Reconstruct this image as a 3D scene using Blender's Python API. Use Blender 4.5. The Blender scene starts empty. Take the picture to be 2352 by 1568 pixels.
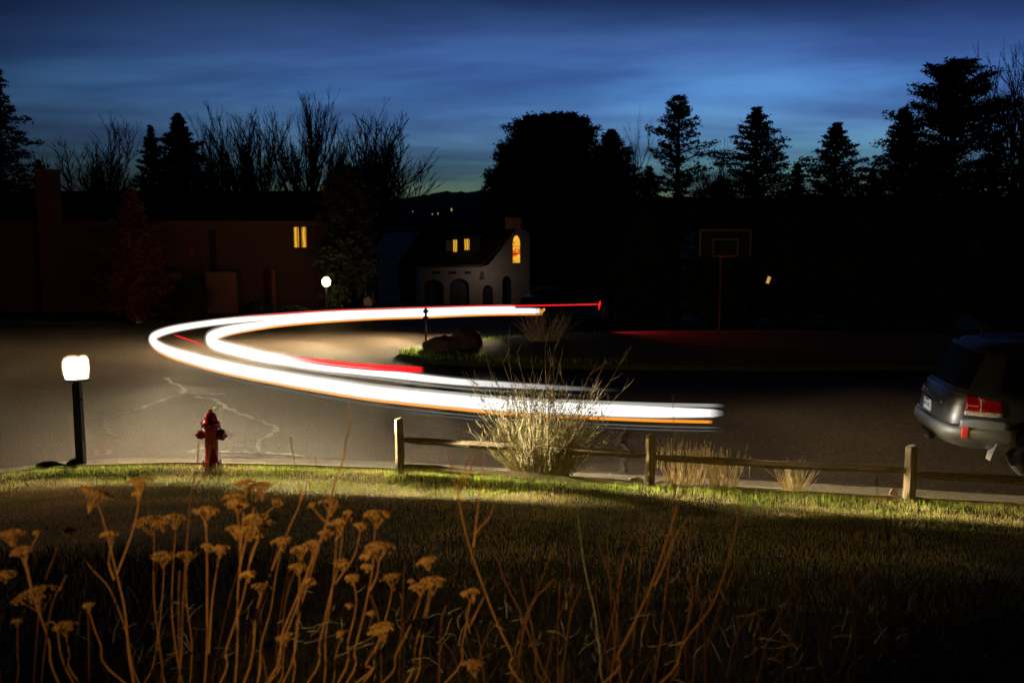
import bpy, bmesh, math, random
import numpy as np
from mathutils import Vector, Matrix
random.seed(7); np.random.seed(7)
R = math.radians
S = bpy.context.scene
COL = S.collection
F = 2286.7; CX, CY = 1176.0, 784.0; PITCH = R(7.08); CZ = 3.25
cp, sp = math.cos(PITCH), math.sin(PITCH)

# ------------------------------------------------------------------ camera
cam_d = bpy.data.cameras.new('camera'); cam = bpy.data.objects.new('camera', cam_d); COL.objects.link(cam)
cam.location = (0, 0, CZ); cam.rotation_euler = (R(90) - PITCH, 0, 0)
cam_d.lens = 35; cam_d.sensor_width = 36; cam_d.clip_end = 20000; cam_d.clip_start = 0.05
cam_d.dof.use_dof = True; cam_d.dof.focus_distance = 12.3; cam_d.dof.aperture_fstop = 3.2
S.camera = cam
S.view_settings.view_transform = 'Standard'; S.view_settings.look = 'None'
S.view_settings.exposure = 0; S.view_settings.gamma = 1
S.cycles.sample_clamp_indirect = 4
S.cycles.sample_clamp_direct = 30
S.cycles.max_bounces = 6
try:
    S.cycles.use_denoising = True
except Exception: pass

def ray(x, y):
    a, b = (x - CX) / F, -(y - CY) / F
    return Vector((a, cp + b * sp, -sp + b * cp))
def WZ(x, y, z=0.0):
    d = ray(x, y); t = (z - CZ) / d.z
    return Vector((d.x * t, d.y * t, z))
def WY(x, y, Y):
    d = ray(x, y); t = Y / d.y
    return Vector((d.x * t, Y, CZ + d.z * t))
def interp(x, pts):
    return float(np.interp(x, [p[0] for p in pts], [p[1] for p in pts]))
def smooth(a, b, x):
    t = min(1, max(0, (x - a) / (b - a))); return t * t * (3 - 2 * t)

# ------------------------------------------------------------------ materials
def mat(name, col=(.5, .5, .5), rough=.7, metal=0, col2=None, scale=8, bump=0, bscale=40, spec=.5,
        detail=6, stretch=None, coat=0, trans=0, contrast=None):
    m = bpy.data.materials.new(name); m.use_nodes = True
    nt = m.node_tree; b = nt.nodes['Principled BSDF']
    b.inputs['Base Color'].default_value = (*col, 1); b.inputs['Roughness'].default_value = rough
    b.inputs['Metallic'].default_value = metal; b.inputs['Specular IOR Level'].default_value = spec
    b.inputs['Coat Weight'].default_value = coat; b.inputs['Transmission Weight'].default_value = trans
    tc = nt.nodes.new('ShaderNodeTexCoord'); src = tc.outputs['Object']
    if stretch:
        mp = nt.nodes.new('ShaderNodeMapping'); mp.inputs['Scale'].default_value = stretch
        nt.links.new(src, mp.inputs[0]); src = mp.outputs[0]
    if col2:
        n = nt.nodes.new('ShaderNodeTexNoise'); n.inputs['Scale'].default_value = scale; n.inputs['Detail'].default_value = detail
        nt.links.new(src, n.inputs['Vector'])
        r = nt.nodes.new('ShaderNodeValToRGB'); lo, hi = contrast or (.35, .65)
        r.color_ramp.elements[0].position = lo; r.color_ramp.elements[0].color = (*col, 1)
        r.color_ramp.elements[1].position = hi; r.color_ramp.elements[1].color = (*col2, 1)
        nt.links.new(n.outputs[0], r.inputs[0]); nt.links.new(r.outputs[0], b.inputs['Base Color'])
    if bump:
        n = nt.nodes.new('ShaderNodeTexNoise'); n.inputs['Scale'].default_value = bscale; n.inputs['Detail'].default_value = 5
        nt.links.new(src, n.inputs['Vector'])
        bp = nt.nodes.new('ShaderNodeBump'); bp.inputs['Strength'].default_value = bump; bp.inputs['Distance'].default_value = .02
        nt.links.new(n.outputs[0], bp.inputs['Height']); nt.links.new(bp.outputs[0], b.inputs['Normal'])
    return m
def translucent(m, f=.5):
    nt = m.node_tree; b = nt.nodes['Principled BSDF']; t = nt.nodes.new('ShaderNodeBsdfTranslucent'); x = nt.nodes.new('ShaderNodeMixShader'); x.inputs[0].default_value = f
    l = b.inputs['Base Color'].links
    if l: nt.links.new(l[0].from_socket, t.inputs[0])
    else: t.inputs[0].default_value = b.inputs['Base Color'].default_value
    nt.links.new(b.outputs[0], x.inputs[1]); nt.links.new(t.outputs[0], x.inputs[2]); nt.links.new(x.outputs[0], nt.nodes['Material Output'].inputs[0]); return m
def emit(name, col, strength):
    m = bpy.data.materials.new(name); m.use_nodes = True; nt = m.node_tree
    nt.nodes.remove(nt.nodes['Principled BSDF'])
    e = nt.nodes.new('ShaderNodeEmission'); e.inputs[0].default_value = (*col, 1); e.inputs[1].default_value = strength
    nt.links.new(e.outputs[0], nt.nodes['Material Output'].inputs[0]); return m
def glow(name, col, strength):
    """light streak: emission whose density follows the 'glow' attribute (0 clear .. 1 full)"""
    m = emit(name, col, strength); nt = m.node_tree
    e = [n for n in nt.nodes if n.type == 'EMISSION'][0]
    at = nt.nodes.new('ShaderNodeAttribute'); at.attribute_name = 'glow'
    tr = nt.nodes.new('ShaderNodeBsdfTransparent'); mx = nt.nodes.new('ShaderNodeMixShader')
    nt.links.new(at.outputs['Fac'], mx.inputs[0]); nt.links.new(tr.outputs[0], mx.inputs[1]); nt.links.new(e.outputs[0], mx.inputs[2])
    nt.links.new(mx.outputs[0], nt.nodes['Material Output'].inputs[0]); return m

M = {}
M['wood'] = mat('weathered_wood', (.17, .13, .075), .85, col2=(.30, .235, .14), scale=14, bump=.8, bscale=25, stretch=(.35, 6, 6))
M['wood_v'] = mat('weathered_post', (.19, .145, .08), .85, col2=(.34, .27, .16), scale=12, bump=.8, bscale=25, stretch=(6, 6, .35))
M['concrete'] = mat('concrete', (.12, .11, .08), .85, col2=(.19, .175, .13), scale=9, bump=.3, bscale=120)
M['red'] = mat('red_hydrant_paint', (.55, .022, .013), .22, col2=(.42, .016, .01), scale=10, spec=.6, coat=.5)
M['green_post'] = mat('green_painted_post', (.022, .035, .02), .6, col2=(.035, .05, .03), scale=20, bump=.3)
M['bark'] = mat('bark', (.05, .036, .024), .9, col2=(.09, .068, .045), scale=6, bump=.6, bscale=12)
M['needles'] = mat('needles', (.028, .045, .02), .8, col2=(.05, .07, .03), scale=1.5)
M['needles_dark'] = mat('dark_needles', (.02, .032, .016), .85, col2=(.04, .052, .025), scale=1.2)
M['red_leaf'] = mat('reddish_foliage', (.10, .03, .022), .8, col2=(.15, .045, .03), scale=3)
M['twig'] = mat('dry_twig', (.30, .15, .055), .8, col2=(.20, .095, .035), scale=30)
M['twig_dark'] = mat('dark_twig', (.15, .065, .03), .8, col2=(.09, .04, .02), scale=20)
M['silver'] = mat('silvery_twig', (.5, .48, .45), .3, col2=(.2, .18, .16), scale=30)
M['flower'] = mat('dried_flower', (.42, .24, .08), .9, col2=(.16, .08, .03), scale=45, contrast=(.3, .7))
M['bushstem'] = mat('bush_stem', (.42, .34, .2), .4, col2=(.78, .68, .46), scale=9)
M['bushleaf'] = mat('bush_leaf', (.12, .14, .035), .6, col2=(.2, .2, .06), scale=20)
M['straw'] = mat('straw', (.78, .66, .40), .6, col2=(.88, .80, .56), scale=12)
M['greenblade'] = mat('green_blades', (.22, .38, .04), .6, col2=(.34, .46, .07), scale=15)
M['rock'] = mat('sandstone', (.22, .17, .11), .9, col2=(.36, .29, .2), scale=9, bump=.7, bscale=15)
M['rock_dark'] = mat('brown_boulder', (.075, .045, .032), .9, col2=(.12, .075, .055), scale=3, bump=.7, bscale=8)
M['brick'] = mat('brown_brick', (.15, .072, .05), .9, col2=(.21, .11, .075), scale=6)
M['roof'] = mat('dark_shingles', (.035, .033, .035), .95, col2=(.055, .05, .05), scale=4, bump=.5, bscale=12)
M['trim'] = mat('wood_trim', (.11, .07, .045), .8)
M['stucco'] = mat('pale_stucco', (.30, .26, .25), .9, col2=(.36, .31, .29), scale=3)
M['dark'] = mat('dark_opening', (.015, .015, .018), .6)
M['black'] = mat('black_rubber', (.012, .012, .012), .75, bump=.3, bscale=60)
M['paint'] = mat('grey_metallic_paint', (.028, .027, .026), .36, metal=.25, coat=.25, spec=.5)
M['bumper'] = mat('bumper_paint', (.26, .275, .27), .38, metal=.55, coat=.4)
M['pad'] = mat('step_pad_rubber', (.05, .05, .05), .7)
M['glass'] = mat('tinted_glass', (.004, .004, .004), .4, spec=.02)
M['chrome'] = mat('chrome', (.75, .75, .75), .12, metal=1)
M['lens_red'] = mat('red_lens', (.26, .005, .006), .12, coat=1, col2=(.10, .002, .003), scale=9, contrast=(.35, .65), stretch=(1, 3, .6))
M['lens_clear'] = mat('clear_lens', (.55, .5, .42), .15, coat=1, col2=(.25, .2, .14), scale=30)
M['reflector'] = mat('red_reflector', (.75, .06, .04), .4)
M['plate'] = mat('plate_white', (.55, .58, .56), .5)
M['plate_ink'] = mat('plate_ink', (.03, .05, .04), .6)
M['flap'] = mat('mud_flap_grey', (.17, .175, .19), .45)
M['bluecar'] = mat('blue_grey_paint', (.2, .25, .36), .3, metal=.4, coat=1)
M['white'] = mat('white_paint', (.75, .75, .74), .5)
M['mailbox'] = mat('mailbox_metal', (.6, .5, .36), .5)
M['redflag'] = mat('red_flag', (.5, .02, .01), .5)
M['steel'] = mat('dark_steel', (.05, .05, .048), .5, metal=.5)
M['sign'] = mat('dark_marker', (.07, .05, .05), .6)
M['board'] = mat('smoked_acrylic', (.02, .02, .022), .3)
M['rim_orange'] = mat('orange_rim', (.35, .08, .02), .5)
for k_, f_ in (('straw', .45), ('greenblade', .55), ('bushleaf', .5)): translucent(M[k_], f_)

# ------------------------------------------------------------------ tags and mesh building
def tag(o, label=None, cat=None, group=None, kind=None):
    if label: o['label'] = label
    if cat: o['category'] = cat
    if group: o['group'] = group
    if kind: o['kind'] = kind
    return o
def empty(name, loc, label=None, cat=None, group=None, rz=0):
    o = bpy.data.objects.new(name, None); COL.objects.link(o); o.location = loc; o.rotation_euler = (0, 0, rz)
    o.empty_display_size = .1
    return tag(o, label, cat, group)

class MB:
    def __init__(s): s.v = []; s.f = []; s.g = []
    def add(s, vs, fs):
        n = len(s.v); s.v += [tuple(v) for v in vs]; s.f += [tuple(i + n for i in f) for f in fs]
    def box(s, c, size, rot=None, taper=1.0):
        hx, hy, hz = [k / 2 for k in size]; vs = []
        for z in (-1, 1):
            k = taper if z > 0 else 1
            for x, y in ((-1, -1), (1, -1), (1, 1), (-1, 1)):
                p = Vector((x * hx * k, y * hy * k, z * hz))
                if rot: p = rot @ p
                vs.append(p + Vector(c))
        s.add(vs, [(3, 2, 1, 0), (4, 5, 6, 7), (0, 1, 5, 4), (1, 2, 6, 5), (2, 3, 7, 6), (3, 0, 4, 7)])
    def tube(s, pts, rad, sides=5, cap=True, glow=None, sq=(1, 1)):
        pts = [Vector(p) for p in pts]; n = len(pts)
        if not hasattr(rad, '__len__'): rad = [rad] * n
        b = len(s.v); up = Vector((0, 0, 1))
        for i, p in enumerate(pts):
            t = (pts[min(i + 1, n - 1)] - pts[max(i - 1, 0)])
            if t.length < 1e-9: t = Vector((0, 0, 1))
            t.normalize(); a = t.cross(up)
            if a.length < .05: a = t.cross(Vector((1, 0, 0)))
            a.normalize(); c = a.cross(t)
            for k in range(sides):
                w = 2 * math.pi * k / sides
                s.v.append(tuple(p + (a * math.cos(w) * sq[0] + c * math.sin(w) * sq[1]) * rad[i]))
                if glow is not None: s.g.append(glow[i])
        for i in range(n - 1):
            for k in range(sides):
                k2 = (k + 1) % sides
                s.f.append((b + i * sides + k, b + i * sides + k2, b + (i + 1) * sides + k2, b + (i + 1) * sides + k))
        if cap:
            s.f.append(tuple(b + k for k in range(sides))[::-1]); s.f.append(tuple(b + (n - 1) * sides + k for k in range(sides)))
    def lathe(s, prof, c=(0, 0, 0), axis=None, seg=20):
        b = len(s.v); rot = axis or Matrix.Identity(3); c = Vector(c)
        for r, z in prof:
            for k in range(seg):
                w = 2 * math.pi * k / seg
                s.v.append(tuple(rot @ Vector((r * math.cos(w), r * math.sin(w), z)) + c))
        for i in range(len(prof) - 1):
            for k in range(seg):
                k2 = (k + 1) % seg
                s.f.append((b + i * seg + k, b + i * seg + k2, b + (i + 1) * seg + k2, b + (i + 1) * seg + k))
        s.f.append(tuple(b + k for k in range(seg))[::-1]); s.f.append(tuple(b + (len(prof) - 1) * seg + k for k in range(seg)))
    def build(s, name, m, parent=None, smooth=False, bevel=0, origin=None):
        me = bpy.data.meshes.new(name)
        vs = s.v
        if origin is not None: vs = [(a - origin[0], b - origin[1], c - origin[2]) for a, b, c in vs]
        me.from_pydata(vs, [], s.f); me.validate()
        if smooth: me.polygons.foreach_set('use_smooth', [True] * len(me.polygons))
        if s.g and len(s.g) == len(me.vertices):
            a = me.attributes.new('glow', 'FLOAT', 'POINT'); a.data.foreach_set('value', s.g)
        me.materials.append(m)
        o = bpy.data.objects.new(name, me); COL.objects.link(o)
        if origin is not None: o.location = origin
        if parent is not None: o.parent = parent
        if bevel:
            bv = o.modifiers.new('bevel', 'BEVEL'); bv.width = bevel; bv.segments = 2; bv.limit_method = 'ANGLE'
        return o
def rel(P, parent):     # world point -> parent's space (parents are unrotated empties unless said)
    return Vector(P) - parent.location

# ------------------------------------------------------------------ terrain
KERB = [(-40, 12.2), (-14, 12.4), (WZ(0, 1078).x, WZ(0, 1078).y), (WZ(110, 1064).x, WZ(110, 1064).y), (WZ(230, 1054).x, WZ(230, 1054).y),
        (WZ(450, 1048).x, WZ(450, 1048).y), (WZ(700, 1053).x, WZ(700, 1053).y), (WZ(900, 1060).x, WZ(900, 1060).y),
        (WZ(1350, 1086).x, WZ(1350, 1086).y), (WZ(1720, 1103).x, WZ(1720, 1103).y), (WZ(2100, 1124).x, WZ(2100, 1124).y),
        (WZ(2352, 1139).x, WZ(2352, 1139).y), (14, 9.9), (40, 5)]
def K(x): return interp(x, KERB)
GUT = .58
def noise2(x, y):
    return (math.sin(x * 1.3 + 2 * math.sin(y * .7)) + math.sin(y * 1.9 + 1.7 * math.sin(x * .9))) * .5
def gz(x, y):
    k = K(x) - GUT
    if y <= k:
        u = k - y
        z = .02 + .10 * smooth(0, .5, u)                    # flat verge
        u2 = max(0, u - .9)
        z += .185 * u2 - .185 * .5 * (1 - math.exp(-u2 / .5)) * .5 + .02 * noise2(x * 1.2, y * 1.2) * smooth(.5, 2, u)
        if y < 3.0: z = min(z, 1.72 - .02 * (3 - y) + .02 * noise2(x, y))
        return z
    st = interp(x, [(-8, 33), (0, 30), (5, 24), (12, 22)])
    d = max(0, y - st)
    z = -.068 * d if d < 70 else -4.76 - .14 * (d - 70)
    return max(z, -70)
xs = np.concatenate([np.linspace(-3000, -60, 14), np.linspace(-50, -12, 20), np.linspace(-11, 11, 111), np.linspace(12, 50, 20), np.linspace(60, 3000, 14)])
ys = np.concatenate([np.linspace(-30, 1, 16), np.linspace(1.3, 16, 100), np.linspace(16.5, 60, 60), np.linspace(62, 140, 25), np.linspace(160, 900, 16), np.linspace(1100, 9000, 16)])
mb = MB()
for y in ys:
    for x in xs: mb.v.append((x, y, min(gz(x, y), 0) - .02 if y > K(x) - GUT - .16 and abs(y - K(x)) < 2 or y > K(x) else gz(x, y)))
nx = len(xs)
for j in range(len(ys) - 1):
    for i in range(nx - 1): mb.f.append((j * nx + i, j * nx + i + 1, (j + 1) * nx + i + 1, (j + 1) * nx + i))
M['soil'] = mat('lawn_soil', (.05, .042, .018), .95, col2=(.085, .07, .03), scale=2.5, bump=.6, bscale=12)
tag(mb.build('ground', M['soil'], smooth=True), kind='structure')

# road sheet
mr = bpy.data.materials.new('asphalt'); mr.use_nodes = True; nt = mr.node_tree; b = nt.nodes['Principled BSDF']
tc = nt.nodes.new('ShaderNodeTexCoord')
n1 = nt.nodes.new('ShaderNodeTexNoise'); n1.inputs['Scale'].default_value = 60; n1.inputs['Detail'].default_value = 3
n2 = nt.nodes.new('ShaderNodeTexNoise'); n2.inputs['Scale'].default_value = .5; n2.inputs['Detail'].default_value = 6
n3 = nt.nodes.new('ShaderNodeTexVoronoi'); n3.inputs['Scale'].default_value = 45
r1 = nt.nodes.new('ShaderNodeValToRGB'); r1.color_ramp.elements[0].position = .38; r1.color_ramp.elements[1].position = .66
r1.color_ramp.elements[0].color = (.020, .0155, .011, 1); r1.color_ramp.elements[1].color = (.064, .045, .030, 1)
r2 = nt.nodes.new('ShaderNodeValToRGB'); r2.color_ramp.elements[0].position = .3; r2.color_ramp.elements[1].position = .75
r2.color_ramp.elements[0].color = (.72, .72, .74, 1); r2.color_ramp.elements[1].color = (1.15, 1.12, 1.05, 1)
mx = nt.nodes.new('ShaderNodeMix'); mx.data_type = 'RGBA'; mx.blend_type = 'MULTIPLY'; mx.inputs[0].default_value = 1
for n in (n1, n2, n3): nt.links.new(tc.outputs['Object'], n.inputs['Vector'])
nt.links.new(n1.outputs[0], r1.inputs[0]); nt.links.new(n2.outputs[0], r2.inputs[0])
nt.links.new(r1.outputs[0], mx.inputs[6]); nt.links.new(r2.outputs[0], mx.inputs[7]); nt.links.new(mx.outputs[2], b.inputs['Base Color'])
vs_ = nt.nodes.new('ShaderNodeTexVoronoi'); vs_.inputs['Scale'].default_value = 38; nt.links.new(tc.outputs['Object'], vs_.inputs['Vector'])
sc_ = nt.nodes.new('ShaderNodeSeparateColor'); nt.links.new(vs_.outputs['Color'], sc_.inputs[0]); rs_ = nt.nodes.new('ShaderNodeValToRGB')
rs_.color_ramp.elements[0].position = .1; rs_.color_ramp.elements[0].color = (.45, .45, .45, 1); rs_.color_ramp.elements[1].position = .97; rs_.color_ramp.elements[1].color = (1.35, 1.35, 1.35, 1)
k_ = rs_.color_ramp.elements.new(.985); k_.color = (3.2, 3.2, 3.2, 1); nt.links.new(sc_.outputs[0], rs_.inputs[0])
m2 = nt.nodes.new('ShaderNodeMix'); m2.data_type = 'RGBA'; m2.blend_type = 'MULTIPLY'; m2.inputs[0].default_value = 1
nt.links.new(mx.outputs[2], m2.inputs[6]); nt.links.new(rs_.outputs[0], m2.inputs[7]); nt.links.new(m2.outputs[2], b.inputs['Base Color'])
bp = nt.nodes.new('ShaderNodeBump'); bp.inputs['Strength'].default_value = .55; bp.inputs['Distance'].default_value = .008
nt.links.new(n3.outputs[0], bp.inputs['Height']); nt.links.new(bp.outputs[0], b.inputs['Normal'])
b.inputs['Roughness'].default_value = .7; b.inputs['Specular IOR Level'].default_value = .15
mb = MB(); rx = np.concatenate([np.linspace(-45, -11, 18), np.linspace(-10, 10, 81), np.linspace(11, 45, 18)]); rows = 60
def far_edge(x): return interp(x, [(-45, 27), (-14, 30.5), (-6, 31.5), (4, 40), (45, 40)])
for x in rx:
    a, e = K(x), far_edge(x)
    for j in range(rows + 1):
        y = a + (e - a) * (j / rows) ** 1.2; mb.v.append((x, y, gz(x, y) + .004 if j else -.0))
for i in range(len(rx) - 1):
    for j in range(rows):
        q = i * (rows + 1) + j; mb.f.append((q, q + rows + 1, q + rows + 2, q + 1))
tag(mb.build('road', mr), kind='structure')
# gutter + kerb: concrete pan with rolled kerb
mb = MB(); gx = np.linspace(-30, 16, 240)
for x in gx:
    k = K(x); w = .012 * math.sin(x * 7) + .008 * math.sin(x * 23)
    for dy, z in ((.0 + w, .006), (-.46, .014), (-.50, .03), (-.54, .07), (-.66, .085), (-.67, .0)):
        mb.v.append((x, k + dy, z))
for i in range(len(gx) - 1):
    for j in range(5):
        q = i * 6 + j; mb.f.append((q, q + 1, q + 7, q + 6))
tag(mb.build('kerb', M['concrete'], smooth=False), kind='structure')
# dirty crack between asphalt and gutter + random cracks; pale tar seals
M['crackm'] = mat('crack_dark', (.012, .01, .008), .95)  # flat near-black tone for the crack strips
M['seal'] = mat('crack_sealant', (.15, .14, .10), .45, col2=(.08, .072, .05), scale=14, bump=.4, bscale=30)
def strip(pts, w, name, m, z=.009, jit=.4, kind='structure', sub=10):
    P = []
    for a, c in zip(pts[:-1], pts[1:]):
        for k in range(sub): P.append(a.lerp(c, k / sub))
    P.append(pts[-1]); vs = []
    off = 0
    for i, p in enumerate(P):
        t = (P[min(i + 1, len(P) - 1)] - P[max(i - 1, 0)]).normalized(); nrm = Vector((-t.y, t.x, 0))
        off = off * .7 + random.uniform(-.5, .5) * w
        ww = w * (1 + random.uniform(-jit, jit)) * .5 * (.25 if i in (0, len(P) - 1) else 1)
        for s_ in (-1, 1):
            q = p + nrm * (off + s_ * ww); vs.append((q.x, q.y, gz(q.x, q.y) + z))
    q = MB(); q.add(vs, [(2 * i, 2 * i + 1, 2 * i + 3, 2 * i + 2) for i in range(len(P) - 1)])
    return tag(q.build(name, m), kind=kind)
strip([Vector((x, K(x) + .025, 0)) for x in np.linspace(-9, 12, 60)], .035, 'gutter_crack', M['crackm'], z=.012, jit=.8, sub=3)
sealpaths = [[(380, 868), (423, 890), (418, 905), (330, 937), (245, 965)], [(238, 966), (243, 985), (262, 1000), (232, 1028), (213, 1047)],
             [(262, 1000), (258, 1020), (238, 1046)], [(455, 910), (485, 918), (520, 937), (580, 960), (637, 985)],
             [(637, 985), (600, 1010), (596, 1044)], [(425, 903), (470, 906), (520, 905)], [(437, 1040), (460, 1030), (530, 1040), (600, 1040), (700, 1050)]]
for q in sealpaths: strip([WZ(a, c) for a, c in q], .085, 'crack_seal', M['seal'], z=.008, jit=.6)
crackpaths = [[(0, 928), (110, 935), (240, 950)], [(250, 950), (420, 905), (700, 915), (1000, 990)], [(560, 1012), (650, 1003)], [(1432, 975), (1418, 1010), (1440, 1040), (1428, 1085)],
              [(870, 1058), (900, 1040), (940, 1015)], [(1780, 1055), (2000, 1068), (2120, 1075)], [(0, 905), (300, 900), (420, 903)]]
for i, q in enumerate(crackpaths): strip([WZ(a, c) for a, c in q], .05 if i == 3 else .018, 'road_crack', M['crackm'], z=.0125, jit=.9)

# island yard (raised grass) to the right
isl = [(905, 822), (1000, 806), (1100, 792), (1250, 782), (1500, 772), (1800, 770), (2100, 775), (2500, 800), (2600, 838), (2200, 850), (1800, 852), (1500, 850), (1200, 846), (1000, 838)]
ip = [WZ(a, c) for a, c in isl]; cen = sum(ip, Vector()) / len(ip)
mb = MB(); ring = []
for t_, zz in ((1, .003), (.985, .10), (.9, .2), (.5, .3)):
    for p in ip:
        q = cen.lerp(p, t_); mb.v.append((q.x, q.y, zz + .03 * noise2(q.x, q.y) * (t_ < .95)))
n = len(ip)
for r_ in range(3):
    for i in range(n):
        j = (i + 1) % n; mb.f.append((r_ * n + i, r_ * n + j, (r_ + 1) * n + j, (r_ + 1) * n + i))
mb.f.append(tuple(3 * n + i for i in range(n)))
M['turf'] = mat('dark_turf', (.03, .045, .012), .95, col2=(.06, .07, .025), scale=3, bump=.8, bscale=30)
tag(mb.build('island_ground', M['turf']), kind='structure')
# house A front yard
mb = MB()
for x in np.linspace(-50, -2, 49):
    for y in np.linspace(far_edge(x) - .1, 42, 8): mb.v.append((x, y, gz(x, y) + .012 + .08 * smooth(0, 1, y - far_edge(x))))
for i in range(48):
    for j in range(7):
        q = i * 8 + j; mb.f.append((q, q + 8, q + 9, q + 1))
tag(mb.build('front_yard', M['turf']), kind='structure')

# ------------------------------------------------------------------ grass (stuff)
def blades(name, pts, h, w, m, lean=.5):
    n = len(pts); pts = np.array(pts); a = np.random.uniform(0, 2 * math.pi, n)
    hh = h * np.random.uniform(.5, 1.25, n) if np.isscalar(h) else h * np.random.uniform(.6, 1.2, n)
    ww = w * np.random.uniform(.6, 1.3, n)
    V = np.zeros((n, 3, 3)); dx, dy = np.cos(a), np.sin(a)
    V[:, 0] = pts - np.stack([dx * ww, dy * ww, 0 * dx], 1); V[:, 1] = pts + np.stack([dx * ww, dy * ww, 0 * dx], 1)
    b_ = np.random.uniform(0, 2 * math.pi, n); l = np.random.uniform(0, lean, n) * hh
    V[:, 2] = pts + np.stack([np.cos(b_) * l, np.sin(b_) * l, hh], 1)
    me = bpy.data.meshes.new(name); me.vertices.add(n * 3); me.vertices.foreach_set('co', V.ravel())
    me.loops.add(n * 3); me.loops.foreach_set('vertex_index', np.arange(n * 3)); me.polygons.add(n)
    me.polygons.foreach_set('loop_start', np.arange(0, n * 3, 3)); me.polygons.foreach_set('loop_total', np.full(n, 3))
    me.update(); me.validate(); me.materials.append(m)
    o = bpy.data.objects.new(name, me); COL.objects.link(o); return o
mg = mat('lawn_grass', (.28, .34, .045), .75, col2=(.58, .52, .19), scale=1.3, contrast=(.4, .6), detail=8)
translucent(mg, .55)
pts = []; hs = []
kx = np.random.uniform(-9, 8.5, 150000); ku = np.random.uniform(0, 1, 150000) ** 1.25 * 6.6
for x, u in zip(kx, ku):
    y = K(x) - GUT - .1 - u
    if abs(x) > y * .58 + .6: continue
    if x < -1.2 and u < .28 and random.random() < .75: continue
    pts.append((x, y, gz(x, y) - .004)); hs.append(.045 if u > .8 else .055)
tag(blades('lawn_grass', pts, np.array(hs), .0035, mg), 'short yellow-green lawn grass rising from the kerb', 'grass', kind='stuff')
pts = []
for i in range(2600):
    t_ = random.random()
    x = random.uniform(-7.5, 7); y = K(x) - GUT - random.gauss(.62, .1)
    dens = noise2(x * 3, 1) + (1.2 if -1.5 < x < 1 else 0)
    if dens < random.uniform(-.6, 1.2): continue
    pts.append((x, y, gz(x, y)))
tag(blades('verge_grass', pts, .12, .004, M['greenblade'], .5), 'taller bright green grass tufts along the foot of the fence', 'grass', kind='stuff')
# island edge grass
pts = []
for i in range(7000):
    k = random.randrange(len(ip)); p = ip[k].lerp(ip[(k + 1) % len(ip)], random.random()).lerp(cen, random.uniform(.01, .15)); pts.append((p.x, p.y, .1)) if p.x < 2.5 else None
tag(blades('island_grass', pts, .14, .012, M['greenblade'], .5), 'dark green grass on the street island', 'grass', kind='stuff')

# ------------------------------------------------------------------ light trails
def cr(P, sub=10):
    P = [Vector(p) for p in P]; Q = [P[0] * 2 - P[1]] + P + [P[-1] * 2 - P[-2]]; out = []
    for i in range(1, len(Q) - 2):
        for k in range(sub):
            t = k / sub; a, b_, c, d = Q[i - 1], Q[i], Q[i + 1], Q[i + 2]
            out.append(.5 * ((2 * b_) + (c - a) * t + (2 * a - 5 * b_ + 4 * c - d) * t * t + (3 * b_ - a - 3 * c + d) * t ** 3))
    out.append(P[-1]); return out
HZ = .75
outer_px = [(1185, 708), (1080, 710.5), (980, 713), (870, 716), (760, 720), (660, 726), (564, 733), (480, 742), (405, 754), (362, 767), (350, 779), (362, 793), (396, 809), (440, 822), (495, 837),
            (570, 853), (660, 869), (706, 877), (800, 892), (870, 902), (1036, 919), (1200, 933), (1458, 944), (1560, 947), (1664, 949)]
inner_px = [(1243, 714), (1150, 714.5), (1060, 717), (980, 720.5), (870, 724), (760, 730), (660, 738), (590, 747), (530, 757), (490, 770), (484, 781), (500, 793), (561, 809), (610, 820), (660, 828), (706, 836), (753, 843),
            (870, 856), (1036, 875), (1200, 886), (1320, 892), (1440, 897)]
def path(px, z): return cr([WZ(a, c, z) for a, c in px], 8)
PO, PI_ = path(outer_px, HZ), path(inner_px, HZ)
G = {'haze': glow('soft_haze', (1.0, .90, .72), 1.4), 'w': glow('headlight_glow', (1.0, .985, .95), 1.7), 'core': glow('headlight_haze', (.8, .8, .74), .6),
     'grey': glow('faint_streak', (.35, .42, .40), .45), 'amber': glow('amber_glow', (1.0, .30, .015), 1.15), 'red': glow('tail_glow', (1.0, .012, .02), 1.25)}
def thick(path_, n0, jit=.0):
    return [n0 * (1 + jit * math.sin(i * .9)) for i in range(len(path_))]
def fade(path_, a=0, b_=0, base=1.0):
    n = len(path_); L = [0]
    for p, q in zip(path_[:-1], path_[1:]): L.append(L[-1] + (q - p).length)
    out = []
    for l in L:
        g = base
        if a: g *= smooth(0, a, l)
        if b_: g *= smooth(0, b_, L[-1] - l)
        out.append(g)
    return out
def streak(name, path_, r, gl, m, root, dz=0, sq=(.8, 1), sides=14):
    P = [p + Vector((0, 0, dz)) for p in path_]; q = MB(); q.tube(P, r, sides, glow=gl, sq=sq)
    return q.build(name, m, root, smooth=True)
t1 = empty('headlight_trail', (0, 0, 0), 'wide white headlight trail on the outside of the bend, ending near the parked vehicle', 'light trail', 'light trails of the turning car')
n = len(PO)
def rad_outer(i):
    f_ = i / n
    return .9 * interp(f_, [(0, .085), (.3, .07), (.42, .085), (.55, .11), (.75, .105), (.9, .085), (.985, .07), (1, .02)])
for nm_, k_, g_ in (('streak', .80, 1.0), ('streak_haze', .94, .55), ('streak_haze', 1.10, .26), ('streak_haze', 1.45, .07)):
    streak(nm_, PO, [rad_outer(i) * k_ for i in range(n)], [g_ * v for v in fade(PO, .3, .5 if k_ < .9 else 1.4)], G['w'] if k_ < 1 else G['haze'], t1)
streak('amber_streak', PO[8 * 10:-2], .019, fade(PO[80:-2], 2, .1), G['amber'], t1, dz=-.115)
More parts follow.
